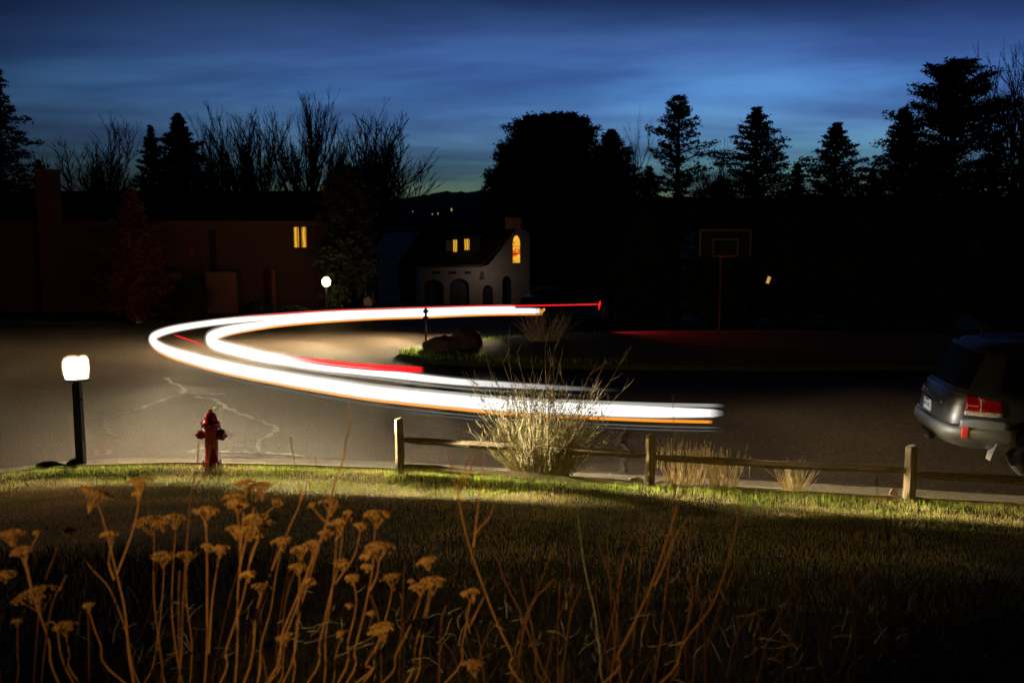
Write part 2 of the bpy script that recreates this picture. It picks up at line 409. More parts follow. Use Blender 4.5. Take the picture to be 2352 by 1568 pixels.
for k, (dz, s0, g0) in enumerate([(.10, 118, .45), (-.19, 80, .35), (-.235, 140, .2)]):
    P = PO[s0:]; streak('faint_streak', P, .022 if dz > -.15 else .009, fade(P, 3, .25, g0), G['core'] if abs(dz) < .11 else G['grey'], t1, dz=dz)
t2 = empty('headlight_trail', (0, 0, 0), 'thinner white headlight trail on the inside of the bend, fading out behind the bush', 'light trail', 'light trails of the turning car')
n2_ = len(PI_)
RI = [interp(i / n2_, [(0, .07), (.3, .07), (.4, .10), (.5, .11), (.62, .10), (.75, .075), (.85, .055), (1, .02)]) for i in range(n2_)]
for nm_, k_, g_ in (('streak', .80, 1.0), ('streak_haze', .94, .55), ('streak_haze', 1.10, .26), ('streak_haze', 1.45, .07)):
    streak(nm_, PI_, [k_ * v for v in RI], [g_ * v for v in fade(PI_, .3, 8)], G['w'] if k_ < 1 else G['haze'], t2)
streak('amber_streak', PI_[:8 * 11], .02, fade(PI_[:88], .1, 1.2), G['amber'], t2, dz=-.10)
for k, (dz, s0, g0) in enumerate([(-.10, 104, .35)]):
    P = PI_[s0:]; streak('faint_streak', P, .016, fade(P, 2, 5, g0), G['core'], t2, dz=dz)
PA = path([(826, 855.5), (880, 858), (930, 860.5), (984, 863.5)], .62)
t3 = empty('amber_light_trail', (0, 0, 0), 'short orange light streak just below the bright red streaks', 'light trail')
streak('streak', PA, .014, fade(PA, .5, .05), G['amber'], t3)
t4 = empty('tail_light_trail', (0, 0, 0), 'bright red tail light streaks inside the bend, left of the bush', 'light trail')
for a, r_ in ((0, .012), (6, .018), (12, .014)):
    P = path([(610 + a * 3, 812 + a * .4), (706, 822 + a * .75), (837, 836 + a * .9), (973, 844 + a * .8)], .9)
    streak('streak', P, r_, fade(P, 2.0, .05), G['red'], t4)
t5 = empty('tail_light_trail', (0, 0, 0), 'thin red tail light line on the far side, ending in a red flare', 'light trail')
P = path([(500, 732), (620, 723), (760, 713.5), (900, 709), (1050, 704), (1185, 702), (1290, 700.5), (1377, 698.5)], .95)
streak('streak', P, .017, fade(P, 2, .02, .9), G['red'], t5)
q = MB(); e = P[-1]; q.tube([e + Vector((-.02, 0, -.16)), e, e + Vector((.02, 0, .10))], [.004, .035, .004], 8, glow=[1, 1, 1]); q.build('flare', G['red'], t5, smooth=True)
t6 = empty('tail_light_trail', (0, 0, 0), 'faint dark red line between the two white bands at the bend', 'light trail')
P = path([(396, 768), (430, 779), (470, 794)], .9); streak('streak', P, .014, fade(P, .5, .5, .6), G['red'], t6)
t7 = empty('amber_light_trail', (0, 0, 0), 'small orange indicator dot at the far end of the white trails', 'light trail')
e = WZ(1248, 714, .7); q = MB(); q.tube([e + Vector((-.06, 0, -.11)), e + Vector((-.03, 0, 0)), e + Vector((.04, 0, .06))], [.01, .045, .03], 8, glow=[1, 1, 1]); q.build('flare', G['amber'], t7, smooth=True)

# headlights of the turning car: lamps along its way, low beam with a level cut-off
def beam_light(name, power, ang, col, cut=.045, soft=.015, spill=.0005, radius=.06, low=1.0):
    L = bpy.data.lights.new(name, 'SPOT'); L.energy = power; L.spot_size = R(ang); L.spot_blend = .6; L.color = col; L.shadow_soft_size = radius
    L.use_nodes = True; nt = L.node_tree; em = nt.nodes['Emission']
    g = nt.nodes.new('ShaderNodeNewGeometry'); s_ = nt.nodes.new('ShaderNodeSeparateXYZ'); mr_ = nt.nodes.new('ShaderNodeMath'); mr_.operation = 'MULTIPLY'; mr_.inputs[1].default_value = -1
    nt.links.new(g.outputs['Incoming'], s_.inputs[0]); nt.links.new(s_.outputs['Z'], mr_.inputs[0])
    rp = nt.nodes.new('ShaderNodeValToRGB'); e_ = rp.color_ramp.elements      # dipped beam: bright just under the cut-off, weak further down
    mad = nt.nodes.new('ShaderNodeMath'); mad.operation = 'MULTIPLY_ADD'; mad.inputs[1].default_value = .5; mad.inputs[2].default_value = .5
    nt.links.new(mr_.outputs[0], mad.inputs[0]); nt.links.new(mad.outputs[0], rp.inputs[0])
    def P(d): return .5 + .5 * d
    st = [(P(cut), spill), (P(cut + soft), 1), (P(cut + .05), .42), (P(cut + .13), .045 * low), (P(cut + .30), .006 * low), (P(.85), .0012 * low)]
    while len(e_) < len(st): e_.new(.5)
    for k, (p, v) in zip(e_, st): k.position = p; k.color = (v, v, v, 1)
    nt.links.new(rp.outputs[0], em.inputs['Strength']); return L
WARM = (1, .76, .42)
HL = beam_light('low_beam', 11500, 115, WARM, low=.35, cut=.043)
HM = beam_light('low_beam_middle', 14000, 115, WARM, low=.22, cut=.062)
HN = beam_light('low_beam_near', 5500, 115, WARM, low=.12, cut=.083)
def spot(L, pos, dirv, name='headlight_beam'):
    o = bpy.data.objects.new(name, L); COL.objects.link(o); o.location = pos
    o.rotation_euler = Vector(dirv).to_track_quat('-Z', 'Y').to_euler(); return o
def beams(P, ids, L):
    for i in ids:
        i = min(i, len(P) - 2); t = (P[i + 1] - P[i]).normalized(); t.z = -.12
        spot(L, P[i] + t * .14 + Vector((0, 0, -.02)), t)
GLr = bpy.data.lights.new('added_plant_spot', 'SPOT'); GLr.energy = 9000; GLr.spot_size = R(34); GLr.spot_blend = .9; GLr.color = WARM; GLr.shadow_soft_size = .07  # added fill spots aimed at the bush and straw clumps
GL2 = GLr.copy(); GL2.energy = 2200; GL2.spot_size = R(40)
for P0, tg, L_ in ((PO[104], (.30, 12.2, .75), GLr), (PO[112], (.30, 12.2, .7), GLr), (PO[150], (2.1, 12.1, .45), GL2), (PO[160], (3.1, 11.9, .3), GL2)):
    spot(L_, P0 + Vector((0, 0, -.02)), Vector(tg) - P0, 'plant_fill_spot')
beams(PO, [46, 62, 74, 84, 92, 100], HL); beams(PO, [110, 122, 136], HM); beams(PO, [150, 166, 178], HN)
beams(PI_, [52, 70, 80, 88, 96], HL); beams(PI_, [108, 124], HM); beams(PI_, [140, 156], HN)
HB = beam_light('low_beam_far', 120000, 125, WARM, low=34)
for P_, i in ((PO, 3), (PO, 16), (PO, 30), (PI_, 8), (PI_, 22), (PI_, 36)):
    t = (P_[i + 1] - P_[i]).normalized(); spot(HB, P_[i] + t * .14, (t.x, t.y - .45, -.1))
HF = beam_light('low_beam_end', 560, 110, (.97, .97, 1), cut=-.05, soft=.07, spill=.03, low=.35)
e = PO[-1]; spot(HF, e + Vector((.12, 0, 0)), (1, -.12, -.1), 'headlight_beam_end')
TL = bpy.data.lights.new('tail_lamp', 'SPOT'); TL.energy = 35; TL.spot_size = R(130); TL.spot_blend = .8; TL.color = (1, .13, .08); TL.shadow_soft_size = .08
for i in (86, 94, 104, 116):
    t = (PO[i + 1] - PO[i]).normalized(); spot(TL, PO[i] - t * 2 + Vector((0, 0, .15)), (-t.x, -t.y, .05), 'tail_light_beam')
T2 = TL.copy(); T2.energy = 140; T2.color = (1, .03, .02); spot(T2, WZ(1385, 698, .95), (1, -.15, -.22), 'tail_light_beam')

# ------------------------------------------------------------------ lamp post (left), far lamp, added lantern
def point(pos, power, col, r=.08, name='lamp_bulb'):
    L = bpy.data.lights.new(name, 'POINT'); L.energy = power; L.color = col; L.shadow_soft_size = r
    o = bpy.data.objects.new(name, L); COL.objects.link(o); o.location = pos; return o
GLA = emit('frosted_lamp_glass', (1, .86, .58), 9)
B = WZ(187, 1069, .03); B.z = gz(B.x, B.y)
lp = empty('lamp_post', B, 'lit lamp on a dark green post at the kerb, left of the hydrant', 'street lamp')
q = MB(); q.box((0, 0, .56), (.105, .105, 1.12), taper=.92); q.box((0, 0, 1.135), (.09, .09, .03), taper=.6); q.box((.06, -.02, .92), (.02, .03, .04)); q.build('post', M['green_post'], lp, bevel=.006)
q = MB(); q.lathe([(.03, 1.14), (.05, 1.15), (.16, 1.165), (.165, 1.18), (.15, 1.185)], seg=24); q.build('lamp_base', M['steel'], lp, smooth=True)
q = MB()
q.lathe([(.095, 1.186), (.11, 1.25), (.118, 1.34), (.115, 1.40), (.095, 1.44), (.05, 1.462), (.004, 1.468)], c=(-.045, 0, 0), seg=20)
q.build('lamp_glass', GLA, lp, smooth=True)
q = MB(); q.lathe([(.05, 1.19), (.06, 1.25), (.066, 1.34), (.06, 1.43), (.04, 1.468), (.004, 1.48)], c=(.095, .0, 0), seg=16); q.build('lamp_glass', GLA, lp, smooth=True)
GLR = glow('amber_rim_glow', (1, .62, .22), 1.6)  # glowing shells added round the lamp glass for a warm rim
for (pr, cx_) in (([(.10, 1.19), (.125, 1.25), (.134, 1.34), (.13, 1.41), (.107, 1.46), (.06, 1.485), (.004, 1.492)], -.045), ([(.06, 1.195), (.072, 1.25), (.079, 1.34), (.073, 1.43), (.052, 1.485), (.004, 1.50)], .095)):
    q = MB(); q.lathe(pr, c=(cx_, 0, 0), seg=20); q.g = [.22] * len(q.v); q.build('rim_glow_shell', GLR, lp, smooth=True)
point((B.x, B.y + .1, B.z + 1.56), 130, (1, .5, .28), .05, 'post_lamp_glow')
PS = bpy.data.lights.new('added_fence_spot', 'SPOT'); PS.energy = 5600; PS.color = (1, .82, .52); PS.spot_size = R(17); PS.spot_blend = .45; PS.shadow_soft_size = .05  # added spots at the post, brightening bush, fence and verge
p_ = Vector((B.x + .22, B.y - .02, B.z + 1.33)); spot(PS, p_, Vector((2.3, 11.95, .12)) - p_, 'fence_fill_spot')
P3 = PS.copy(); P3.energy = 16000; P3.spot_size = R(8); spot(P3, p_, Vector((4.1, 10.75, .15)) - p_, 'fence_fill_spot')
# far lamp on the yard of house A
B = WY(751, 716, 31.5); B.z = gz(B.x, B.y)
hz_ = WY(749, 648, 31.5).z
lp = empty('lamp_post', B, 'small bright yellow lamp on a post in the far front yard', 'street lamp')
q = MB(); q.tube([(0, 0, 0), (0, 0, hz_ - B.z - .1)], .04, 8); q.build('post', M['steel'], lp)
q = MB(); q.lathe([(.06, -.13), (.12, -.08), (.14, .05), (.08, .14), (.01, .17)], c=(0, 0, hz_ - B.z), seg=16); q.build('lamp_glass', emit('far_lamp_glass', (1, .78, .36), 14), lp, smooth=True)
point((B.x, B.y - .3, hz_), 10, (1, .6, .25), .1, 'yard_lamp_glow')
# unseen lantern added behind the viewer to warm the garden bed
B = Vector((-1.9, -1.2, 1.6))
lp = empty('added_lantern', B, 'added amber lantern on a short post, out of view behind the viewer', 'lantern')
q = MB(); q.tube([(0, 0, 0), (0, 0, 1.75)], .03, 8); q.box((0, 0, 1.76), (.16, .16, .02)); q.build('post', M['steel'], lp)
q = MB(); q.box((0, 0, 1.87), (.12, .12, .2)); q.build('lamp_glass', emit('amber_glass', (1, .45, .08), 6), lp)
q = MB(); q.box((0, 0, 2.0), (.2, .2, .06), taper=.2); q.build('lamp_cap', M['steel'], lp)
PL = bpy.data.lights.new('bed_fill_spot', 'SPOT'); PL.energy = 720; PL.color = (1, .60, .17); PL.spot_size = R(38); PL.spot_blend = 1; PL.shadow_soft_size = .05  # added narrow fill aimed at the flower heads
spot(PL, B + Vector((0.1, .16, 1.9)), Vector((-.55, 2.9, 2.62)) - (B + Vector((0, 0, 1.9))), 'bed_fill_spot')

# ------------------------------------------------------------------ hydrant
B = WZ(488, 1077, .06); B.z = gz(B.x, B.y) - .01
hy = empty('fire_hydrant', B, 'red fire hydrant standing at the edge of the lawn', 'hydrant')
q = MB()
q.lathe([(.115, 0), (.12, .04), (.118, .075), (.082, .085), (.08, .30), (.078, .50), (.082, .52), (.086, .56)], seg=28); q.build('barrel', M['red'], hy, smooth=True)
q = MB(); q.lathe([(.088, .555), (.115, .56), (.12, .585), (.112, .60), (.088, .615), (.082, .66), (.062, .70), (.03, .722), (.022, .725), (.022, .755), (.0185, .76)], seg=28); q.build('bonnet', M['red'], hy, smooth=True)
q = MB()
for k in range(8):
    w = k * math.pi / 4 + .3
    for z_ in (.54, .088):
        q = MB(); q.box((.105 * math.cos(w), .105 * math.sin(w), z_), (.02, .02, .03)); q.build('bolt', M['red'], hy)
for sx, dz in ((-1, 0), (1, -.015)):
    ax = Matrix.Rotation(R(90 * sx), 3, 'Y'); q = MB()
    q.lathe([(.048, .06), (.048, .11), (.056, .112), (.056, .165), (.04, .175), (.018, .178), (.016, .20), (.012, .203)], c=(0, 0, .43 + dz), axis=ax, seg=18); q.build('side_nozzle', M['red'], hy, smooth=True)
ax = Matrix.Rotation(R(90), 3, 'X'); ax2 = Matrix.Rotation(R(-50), 3, 'Z') @ Matrix.Rotation(R(-90), 3, 'X')
q = MB(); q.lathe([(.058, .05), (.06, .11), (.07, .115), (.07, .16), (.03, .17), (.02, .19)], c=(0, 0, .42), axis=ax2, seg=18); q.build('pumper_nozzle', M['red'], hy, smooth=True)
q = MB(); lf = MB()
for a in range(3): q.add([(0.02 + a * .012, 0, .755), (.045 + a * .012, .02, .775), (.06 + a * .01, .0, .80), (.035 + a * .01, -.02, .775)], [(0, 1, 2, 3)])
o = q.build('leaf', M['greenblade'], None, origin=(0, 0, 0)); o.location = B; tag(o, 'small bright green leaf lying on top of the hydrant', 'leaf')

# ------------------------------------------------------------------ fence
fence = empty('split_rail_fence', WZ(1491, 1118, .1), 'weathered split-rail wooden fence running along the kerb', 'fence')
def fpost(x, ybase, ytop, w):
    b_ = WZ(x, ybase, .1); t_ = WY(x, ytop, b_.y); zb = gz(b_.x, b_.y) - .08
    q = MB(); hh = t_.z; ww = w
    prof = [(zb, 1.0), (zb + .3, 1.02), (hh - .08, .96), (hh - .015, .9), (hh, .72)]
    vs = []; sd = 8
    for z, k in prof:
        for i in range(sd):
            a = 2 * math.pi * (i + .5) / sd; r_ = ww / 2 * k * (1.12 + .06 * math.sin(i * 2.3 + z * 5))
            if i % 2: r_ *= 1.03
            vs.append((b_.x + r_ * math.cos(a) + .012 * math.sin(z * 4), b_.y + r_ * math.sin(a), z + (.015 * math.cos(a) if z == hh else 0)))
    fs = [(r_ * sd + i, r_ * sd + (i + 1) % sd, (r_ + 1) * sd + (i + 1) % sd, (r_ + 1) * sd + i) for r_ in range(4) for i in range(sd)] + [tuple(range(4 * sd, 5 * sd)), tuple(range(sd))[::-1]]
    q.add([rel(v, fence) for v in vs], fs); q.build('post', M['wood_v'], fence, bevel=.006); return b_
A = fpost(917, 1086, 960, .105); Bp = fpost(1491, 1119, 997, .11); C = fpost(2086, 1153, 1023, .12)
D = C + (C - Bp) * 1.0; D.z = .1
q0 = MB()
def rail(a, b_, r0, name='rail', sag=.01, seed=0):
    random.seed(seed); P = []; rr = []
    for k in range(15):
        t_ = k / 14; p = Vector(a).lerp(Vector(b_), t_); p.z += -sag * 4 * t_ * (1 - t_) + random.uniform(-.006, .006); p.y += random.uniform(-.006, .006)
        P.append(rel(p, fence)); rr.append(r0 * interp(t_, [(0, .55), (.06, .95), (.5, 1.1), (.94, .95), (1, .55)]) * random.uniform(.94, 1.07))
    q = MB(); q.tube(P, rr, 6, sq=(.8, 1)); q.build(name, M['wood'], fence, bevel=.004)
def fp(x, y, P): return WY(x, y, P.y)
rail(fp(925, 1009, A), fp(1486, 1043, Bp), .050, seed=1)
rail(fp(1496, 1049, Bp), fp(2078, 1080, C), .046, seed=2)
rail(fp(2095, 1089, C), fp(2095, 1089, C) + Vector((D.x - C.x, D.y - C.y, .02)), .048, seed=3)
rail(fp(925, 1069, A), fp(1486, 1116, Bp) + Vector((0, 0, .0)), .055, seed=4)
rail(fp(1500, 1117, Bp), fp(2078, 1148, C), .052, seed=5)
rail(fp(2100, 1148, C), fp(2100, 1150, C) + Vector((D.x - C.x, D.y - C.y, 0)), .052, seed=6)
q = MB(); q.tube([rel(D + Vector((0, 0, -.1)), fence), rel(D + Vector((0, 0, .66)), fence)], .058, 8); q.build('post', M['wood_v'], fence, bevel=.006)

# ------------------------------------------------------------------ rocks
def rock(name, c, s, m, label, seed, parentless=True):
    random.seed(seed); bm = bmesh.new(); bmesh.ops.create_icosphere(bm, subdivisions=4, radius=1)
    off = [Vector((random.uniform(-1, 1), random.uniform(-1, 1), random.uniform(-1, 1))).normalized() for _ in range(14)]
    for v in bm.verts:
        n = v.co.normalized(); k = 1
        for o_ in off:
            d_ = n.dot(o_)
            if d_ > .72: k = min(k, .78 / max(d_, .1))
        k += .04 * math.sin(9 * n.x + 3 * n.y) * math.cos(7 * n.z)
        v.co = Vector((n.x * s[0], n.y * s[1], n.z * s[2])) * k
    me = bpy.data.meshes.new(name); bm.to_mesh(me); bm.free(); me.polygons.foreach_set('use_smooth', [True] * len(me.polygons)); me.materials.append(m)
    o = bpy.data.objects.new(name, me); COL.objects.link(o); o.location = c; return tag(o, label, 'rock')
p = WZ(1463, 1112, .1); rock('rock', (p.x, p.y + .06, gz(p.x, p.y) + .03), (.13, .1, .075), M['rock'], 'pale sandstone rock lying just left of the middle fence post', 1)
p = WZ(1528, 1112, .1); rock('rock', (p.x, p.y + .12, gz(p.x, p.y) + .02), (.14, .09, .05), M['rock'], 'low sandstone rock just right of the middle fence post', 2)
p = WZ(2055, 1148, .1); rock('rock', (p.x, p.y + .05, gz(p.x, p.y) + .05), (.055, .05, .085), M['rock'], 'small upright stone beside the right fence post', 3)
p = WZ(118, 1072, .05); rock('rock', (p.x, p.y + .05, .05), (.22, .12, .07), M['rock_dark'], 'dark low stone at the kerb left of the lit lamp post', 4)
p = WZ(165, 1070, .05); rock('rock', (p.x, p.y + .1, .05), (.12, .1, .09), M['rock_dark'], 'dark rounded stone touching the foot of the lit lamp post', 5)
p = WZ(1072, 808, .1); rock('boulder', (p.x, p.y, .25), (.42, .4, .46), M['rock_dark'], 'taller rounded boulder on the right of the pair on the street island', 6)
p = WZ(1020, 810, .1); rock('boulder', (p.x, p.y, .18), (.55, .4, .38), M['rock_dark'], 'broader lower boulder on the left of the pair on the street island', 7)
p = WZ(955, 1099, .12)

# ------------------------------------------------------------------ marker post on the island
B = WZ(979, 808, .03); mk = empty('marker_sign', B, 'thin street marker post with two small diamond plates, on the island', 'sign')
zt = WY(979, 707, B.y).z - B.z
q = MB(); q.box((0, 0, zt / 2), (.05, .04, zt)); q.build('post', M['steel'], mk)
for yy in (714.5, 730):
    z_ = WY(979, yy, B.y).z - B.z; q = MB(); r_ = .078
    q.add([(-r_, -.03, z_), (0, -.03, z_ - r_), (r_, -.03, z_), (0, -.03, z_ + r_), (-r_, -.022, z_), (0, -.022, z_ - r_), (r_, -.022, z_), (0, -.022, z_ + r_)],
          [(0, 1, 2, 3), (7, 6, 5, 4), (0, 4, 5, 1), (1, 5, 6, 2), (2, 6, 7, 3), (3, 7, 4, 0)]); q.build('diamond_plate', M['sign'], mk)

# ------------------------------------------------------------------ bush behind the fence
def stems(q, base, n, h0, h1, spread, r=.006, twig=3, leafs=None, bend=.3, br=.2, lean0=0):
    for i in range(n):
        a = random.uniform(0, 2 * math.pi); rr = br * math.sqrt(random.random()); b_ = Vector((base[0] + rr * math.cos(a), base[1] + rr * math.sin(a) * .7, base[2]))
        h = random.uniform(h0, h1) ; out = random.random() ** .8 * spread; d = Vector((math.cos(a) * out + lean0, math.sin(a) * out * .8, 1)).normalized()
        P = [b_]; k = 7; dd = d.copy()
        for j in range(k):
            dd = (dd + Vector((random.uniform(-1, 1), random.uniform(-1, 1), random.uniform(-.3, .3))) * bend * .35).normalized(); P.append(P[-1] + dd * h / k)
        q.tube(P, [r * (1 - .8 * j / k) for j in range(k + 1)], 3, cap=False)
        for t_ in range(twig):
            j = random.randrange(2, k + 1); s_ = P[j]; td = (dd + Vector((random.uniform(-1, 1), random.uniform(-1, 1), random.uniform(-.2, .6))) * .8).normalized()
            T = [s_, s_ + td * h * random.uniform(.04, .12)]; T.append(T[-1] + (td + Vector((0, 0, .5))).normalized() * h * random.uniform(.03, .1))
            q.tube(T, [r * .5, r * .35, r * .15], 3, cap=False)
            if leafs is not None:
                for w in range(4): leafs.append(T[0].lerp(T[-1], random.random()))
        if leafs is not None:
            for w in range(9): 
                j = random.randrange(3, k + 1); leafs.append(P[j - 1].lerp(P[j], random.random()))
def leafmesh(L, s, q):
    for p in L:
        a = Vector((random.uniform(-1, 1), random.uniform(-1, 1), random.uniform(-1, 1))).normalized() * s * random.uniform(.6, 1.3)
        b_ = a.cross(Vector((random.uniform(-1, 1), random.uniform(-1, 1), random.uniform(-1, 1)))).normalized() * s * .4
        q.add([p, p + a * .5 + b_, p + a, p + a * .5 - b_], [(0, 1, 2, 3)])
random.seed(11)
B = WZ(1245, 1097, .1); B.y = A.y + (Bp.y - A.y) * .57 + .28; B.x = WY(1245, 1090, B.y).x; B.z = gz(B.x, B.y)
bu = empty('bush', B, 'large leafless bush with fine upright stems behind the fence', 'bush')
q = MB(); L = []
stems(q, (0, 0, 0), 340, .6, .95, 1.05, .006, 3, L, .5, .26)
stems(q, (0, 0, 0), 150, .9, 1.25, .75, .006, 4, L, .45, .22)
stems(q, (0, 0, 0), 26, 1.35, 1.8, .8, .008, 6, L, .3, .2)
stems(q, (0, 0, 0), 60, .3, .7, 1.4, .005, 3, L, .9, .26)
q.build('stems', M['bushstem'], bu); q = MB(); leafmesh(L, .021, q); q.build('leaves', M['bushleaf'], bu)

def tuft(x, y, n, h0, h1, spread, br, label, tips):
    B = WZ(x, y, .1); B.z = gz(B.x, B.y); B.y += .12
    o = empty('dry_grass_clump', B, label, 'plant', 'dry pale grass clumps by the fence'); q = MB()
    stems(q, (0, 0, 0), n, h0, h1, spread, .0045, 1, None, .35, br); q.build('stalks', M['straw'], o)
    if tips:
        q2 = MB()
        for k in range(0, len(q.v) - 24, 24 + 0):
            pass
        for i in range(tips):
            a = random.uniform(-1, 1); p = Vector((a * (br + .1) * 1.1, random.uniform(-.1, .1), random.uniform(h1 * .72, h1 * .98)))
            q2.tube([p, p + Vector((0, 0, -.25))], .0025, 3)
            for j in range(5):
                c = p + Vector((random.uniform(-.008, .008), random.uniform(-.008, .008), -j * .03)); q2.lathe([(.002, -.008), (.009, 0), (.002, .009)], c=c, seg=5)
        q2.build('seed_heads', M['straw'], o)
random.seed(5)
tuft(1578, 1112, 110, .3, .58, .35, .22, 'taller dry straw clump with seed heads, right of the middle fence post', 26)
tuft(1668, 1120, 90, .25, .5, .4, .17, 'dry straw clump close against the tall seed-headed clump, on its right side', 12)
tuft(1830, 1131, 80, .18, .4, .75, .12, 'small fanned dry straw clump midway between the middle and right posts', 0)

# ------------------------------------------------------------------ foreground dried yarrow and twigs
def VP(px, Y):
    return WY(px[0], px[1], Y)
def limb(q, px, Y, r0, r1, tail=True, Ys=None):
    P = [VP(p, Y + (Ys[i] if Ys else 0)) for i, p in enumerate(px)]
    if tail:
        d = (P[-1] - P[-2]).normalized(); e = P[-1]
        if d.z < -.2:
            while e.z > 1.55: e = e + d * .08 + Vector((0, 0, -.03))
            P.append(e)
    C_ = cr(P, 4); n = len(C_); q.tube(C_, [r0 + (r1 - r0) * i / (n - 1) for i in range(n)], 5, cap=False); return C_
def head(px, w, Y, parent, tilt=0):
    c = VP(px, Y); wr = w / F * Y / 2 * 1.2; q = MB(); rot = Matrix.Rotation(tilt, 3, 'Y') @ Matrix.Rotation(random.uniform(-.25, .1), 3, 'X')
    n = int(60 + 150 * min(1, wr / .05)); stemtop = c + rot @ Vector((0, 0, -wr * .95))
    nb = 9; clus = []
    for k in range(nb):
        a = 2 * math.pi * k / nb + random.uniform(-.3, .3); rr = wr * (random.uniform(.3, .85) if k else 0); clus.append((rr * math.cos(a), rr * math.sin(a)))
    for (x, y) in clus:
        z = wr * .28 * (1 - (x * x + y * y) / wr ** 2) - .1 * wr
        q.tube([rel(stemtop, parent), rel(c + rot @ Vector((x * .5, y * .5, -wr * .45)), parent), rel(c + rot @ Vector((x, y, z - .004)), parent)], [.0016, .0012, .001], 4, cap=False)
        for j in range(n // nb + 3):
            xx = x + random.gauss(0, wr * .17); yy = y + random.gauss(0, wr * .17)
            if xx * xx + yy * yy > wr * wr * 1.1: continue
            zz = wr * .3 * (1 - (xx * xx + yy * yy) / wr ** 2) - .12 * wr + random.uniform(-.002, .002)
            p = c + rot @ Vector((xx, yy, zz)); s_ = random.uniform(.0016, .0034)
            q.lathe([(s_ * .35, -s_ * 1.2), (s_, -.1 * s_), (s_ * .8, s_ * .7), (s_ * .1, s_)], c=rel(p, parent), axis=rot, seg=5)
    q.build('flower_head', M['flower'], parent); return stemtop
def yarrow(label, Y, stems_, heads):
    x0, y0 = stems_[0][-1]; b_ = VP((x0, y0), Y); o = empty('dried_yarrow', (b_.x, b_.y, 1.6), label, 'dried flower', 'dried yarrow plants in the foreground')
    for h in heads:
        px = (h[0], h[1]); dY = h[3] if len(h) > 3 else 0
        st = head(px, h[2], Y + dY, o, h[4] if len(h) > 4 else random.uniform(-.15, .15))
    for s_ in stems_:
        q = MB(); P = [VP(p, Y) for p in s_]; lowest = s_[-1][1] > 1540
        if lowest:
            d = (P[-1] - P[-2]).normalized(); e = P[-1]
            while e.z > 1.55: e = e + Vector((d.x * .3, d.y * .3, -.1))
            P.append(e)
        C_ = cr([rel(p, o) for p in P], 5); n = len(C_)
        q.tube(C_, [.0014 + .0016 * i / (n - 1) for i in range(n)], 5, cap=False); q.build('stem', M['twig'], o)
    return o
random.seed(21)
yarrow('dried yarrow with one broad tilted head, left of all below the lit lamp', 2.7,
       [[(226, 1160), (243, 1215), (275, 1345), (288, 1410), (308, 1570)], [(316, 1135), (320, 1150), (303, 1225), (270, 1315)], [(260, 1240), (250, 1290), (262, 1330)]],
       [(221, 1134, 82, 0, .35), (326, 1105, 64), (316, 1133, 30), (254, 1225, 38)])
yarrow('tall faint dried yarrow stem with a tiny head, leaning right beside the tilted one', 3.0, [[(163, 1222), (204, 1297), (252, 1352), (290, 1450), (320, 1570)]], [(161, 1217, 27)])
yarrow('drooping dried yarrow at the far left edge of the garden bed', 2.7,
       [[(30, 1240), (58, 1300), (75, 1365), (112, 1470), (136, 1570)], [(87, 1228), (65, 1270), (58, 1300)], [(52, 1272), (62, 1300), (75, 1365)]],
       [(27, 1226, 58), (87, 1222, 18), (51, 1263, 44), (12, 1317, 42)])
yarrow('low broad-headed dried yarrow in the bottom left corner', 2.8,
       [[(84, 1372), (100, 1430), (129, 1436), (170, 1570)], [(41, 1432), (40, 1500), (38, 1570)], [(150, 1445), (160, 1500), (185, 1570)], [(204, 1400), (230, 1475), (290, 1570)]],
       [(82, 1361, 92, 0, -.2), (41, 1426, 27), (150, 1436, 50), (204, 1390, 30)])
yarrow('dim brown dried yarrow pair with wide heads, between the lamp post and hydrant', 3.1,
       [[(354, 1225), (354, 1375), (371, 1511), (380, 1570)], [(405, 1212), (398, 1300), (396, 1420), (420, 1570)], [(378, 1290), (372, 1380), (360, 1480), (330, 1570)], [(430, 1280), (428, 1375), (440, 1470), (436, 1570)]],
       [(345, 1196, 66), (372, 1200, 42), (408, 1188, 60), (378, 1275, 58), (434, 1272, 46)])
yarrow('slim straight dried yarrow directly below the hydrant', 2.8,
       [[(476, 1180), (474, 1205), (476, 1358), (470, 1570)], [(505, 1268), (493, 1341), (486, 1400), (480, 1500)], [(455, 1175), (468, 1192), (474, 1215)]],
       [(479, 1170, 42), (452, 1172, 18), (507, 1259, 42), (475, 1252, 24)])
yarrow('tallest brightest orange dried yarrow, its stacked heads just right of the hydrant', 2.7,
       [[(543, 1160), (547, 1190), (552, 1290), (546, 1370), (540, 1570)], [(566, 1118), (560, 1180), (553, 1260)], [(592, 1130), (580, 1180), (562, 1250), (550, 1310)], [(598, 1235), (578, 1270), (558, 1375), (520, 1490), (505, 1570)], [(585, 1200), (590, 1240), (575, 1290)]],
       [(566, 1107, 46, .02), (594, 1117, 62, .05, -.2), (541, 1140, 62), (548, 1155, 50, -.04), (585, 1188, 56), (612, 1192, 46, .05), (546, 1214, 46), (572, 1216, 50, -.03), (594, 1226, 40), (571, 1317, 38, 0)])
yarrow('dried yarrow with a single round head right of the tallest one', 3.0,
       [[(648, 1252), (634, 1320), (622, 1400), (600, 1480), (592, 1570)], [(639, 1156), (610, 1180), (592, 1200)]],
       [(649, 1240, 48), (639, 1151, 26)])
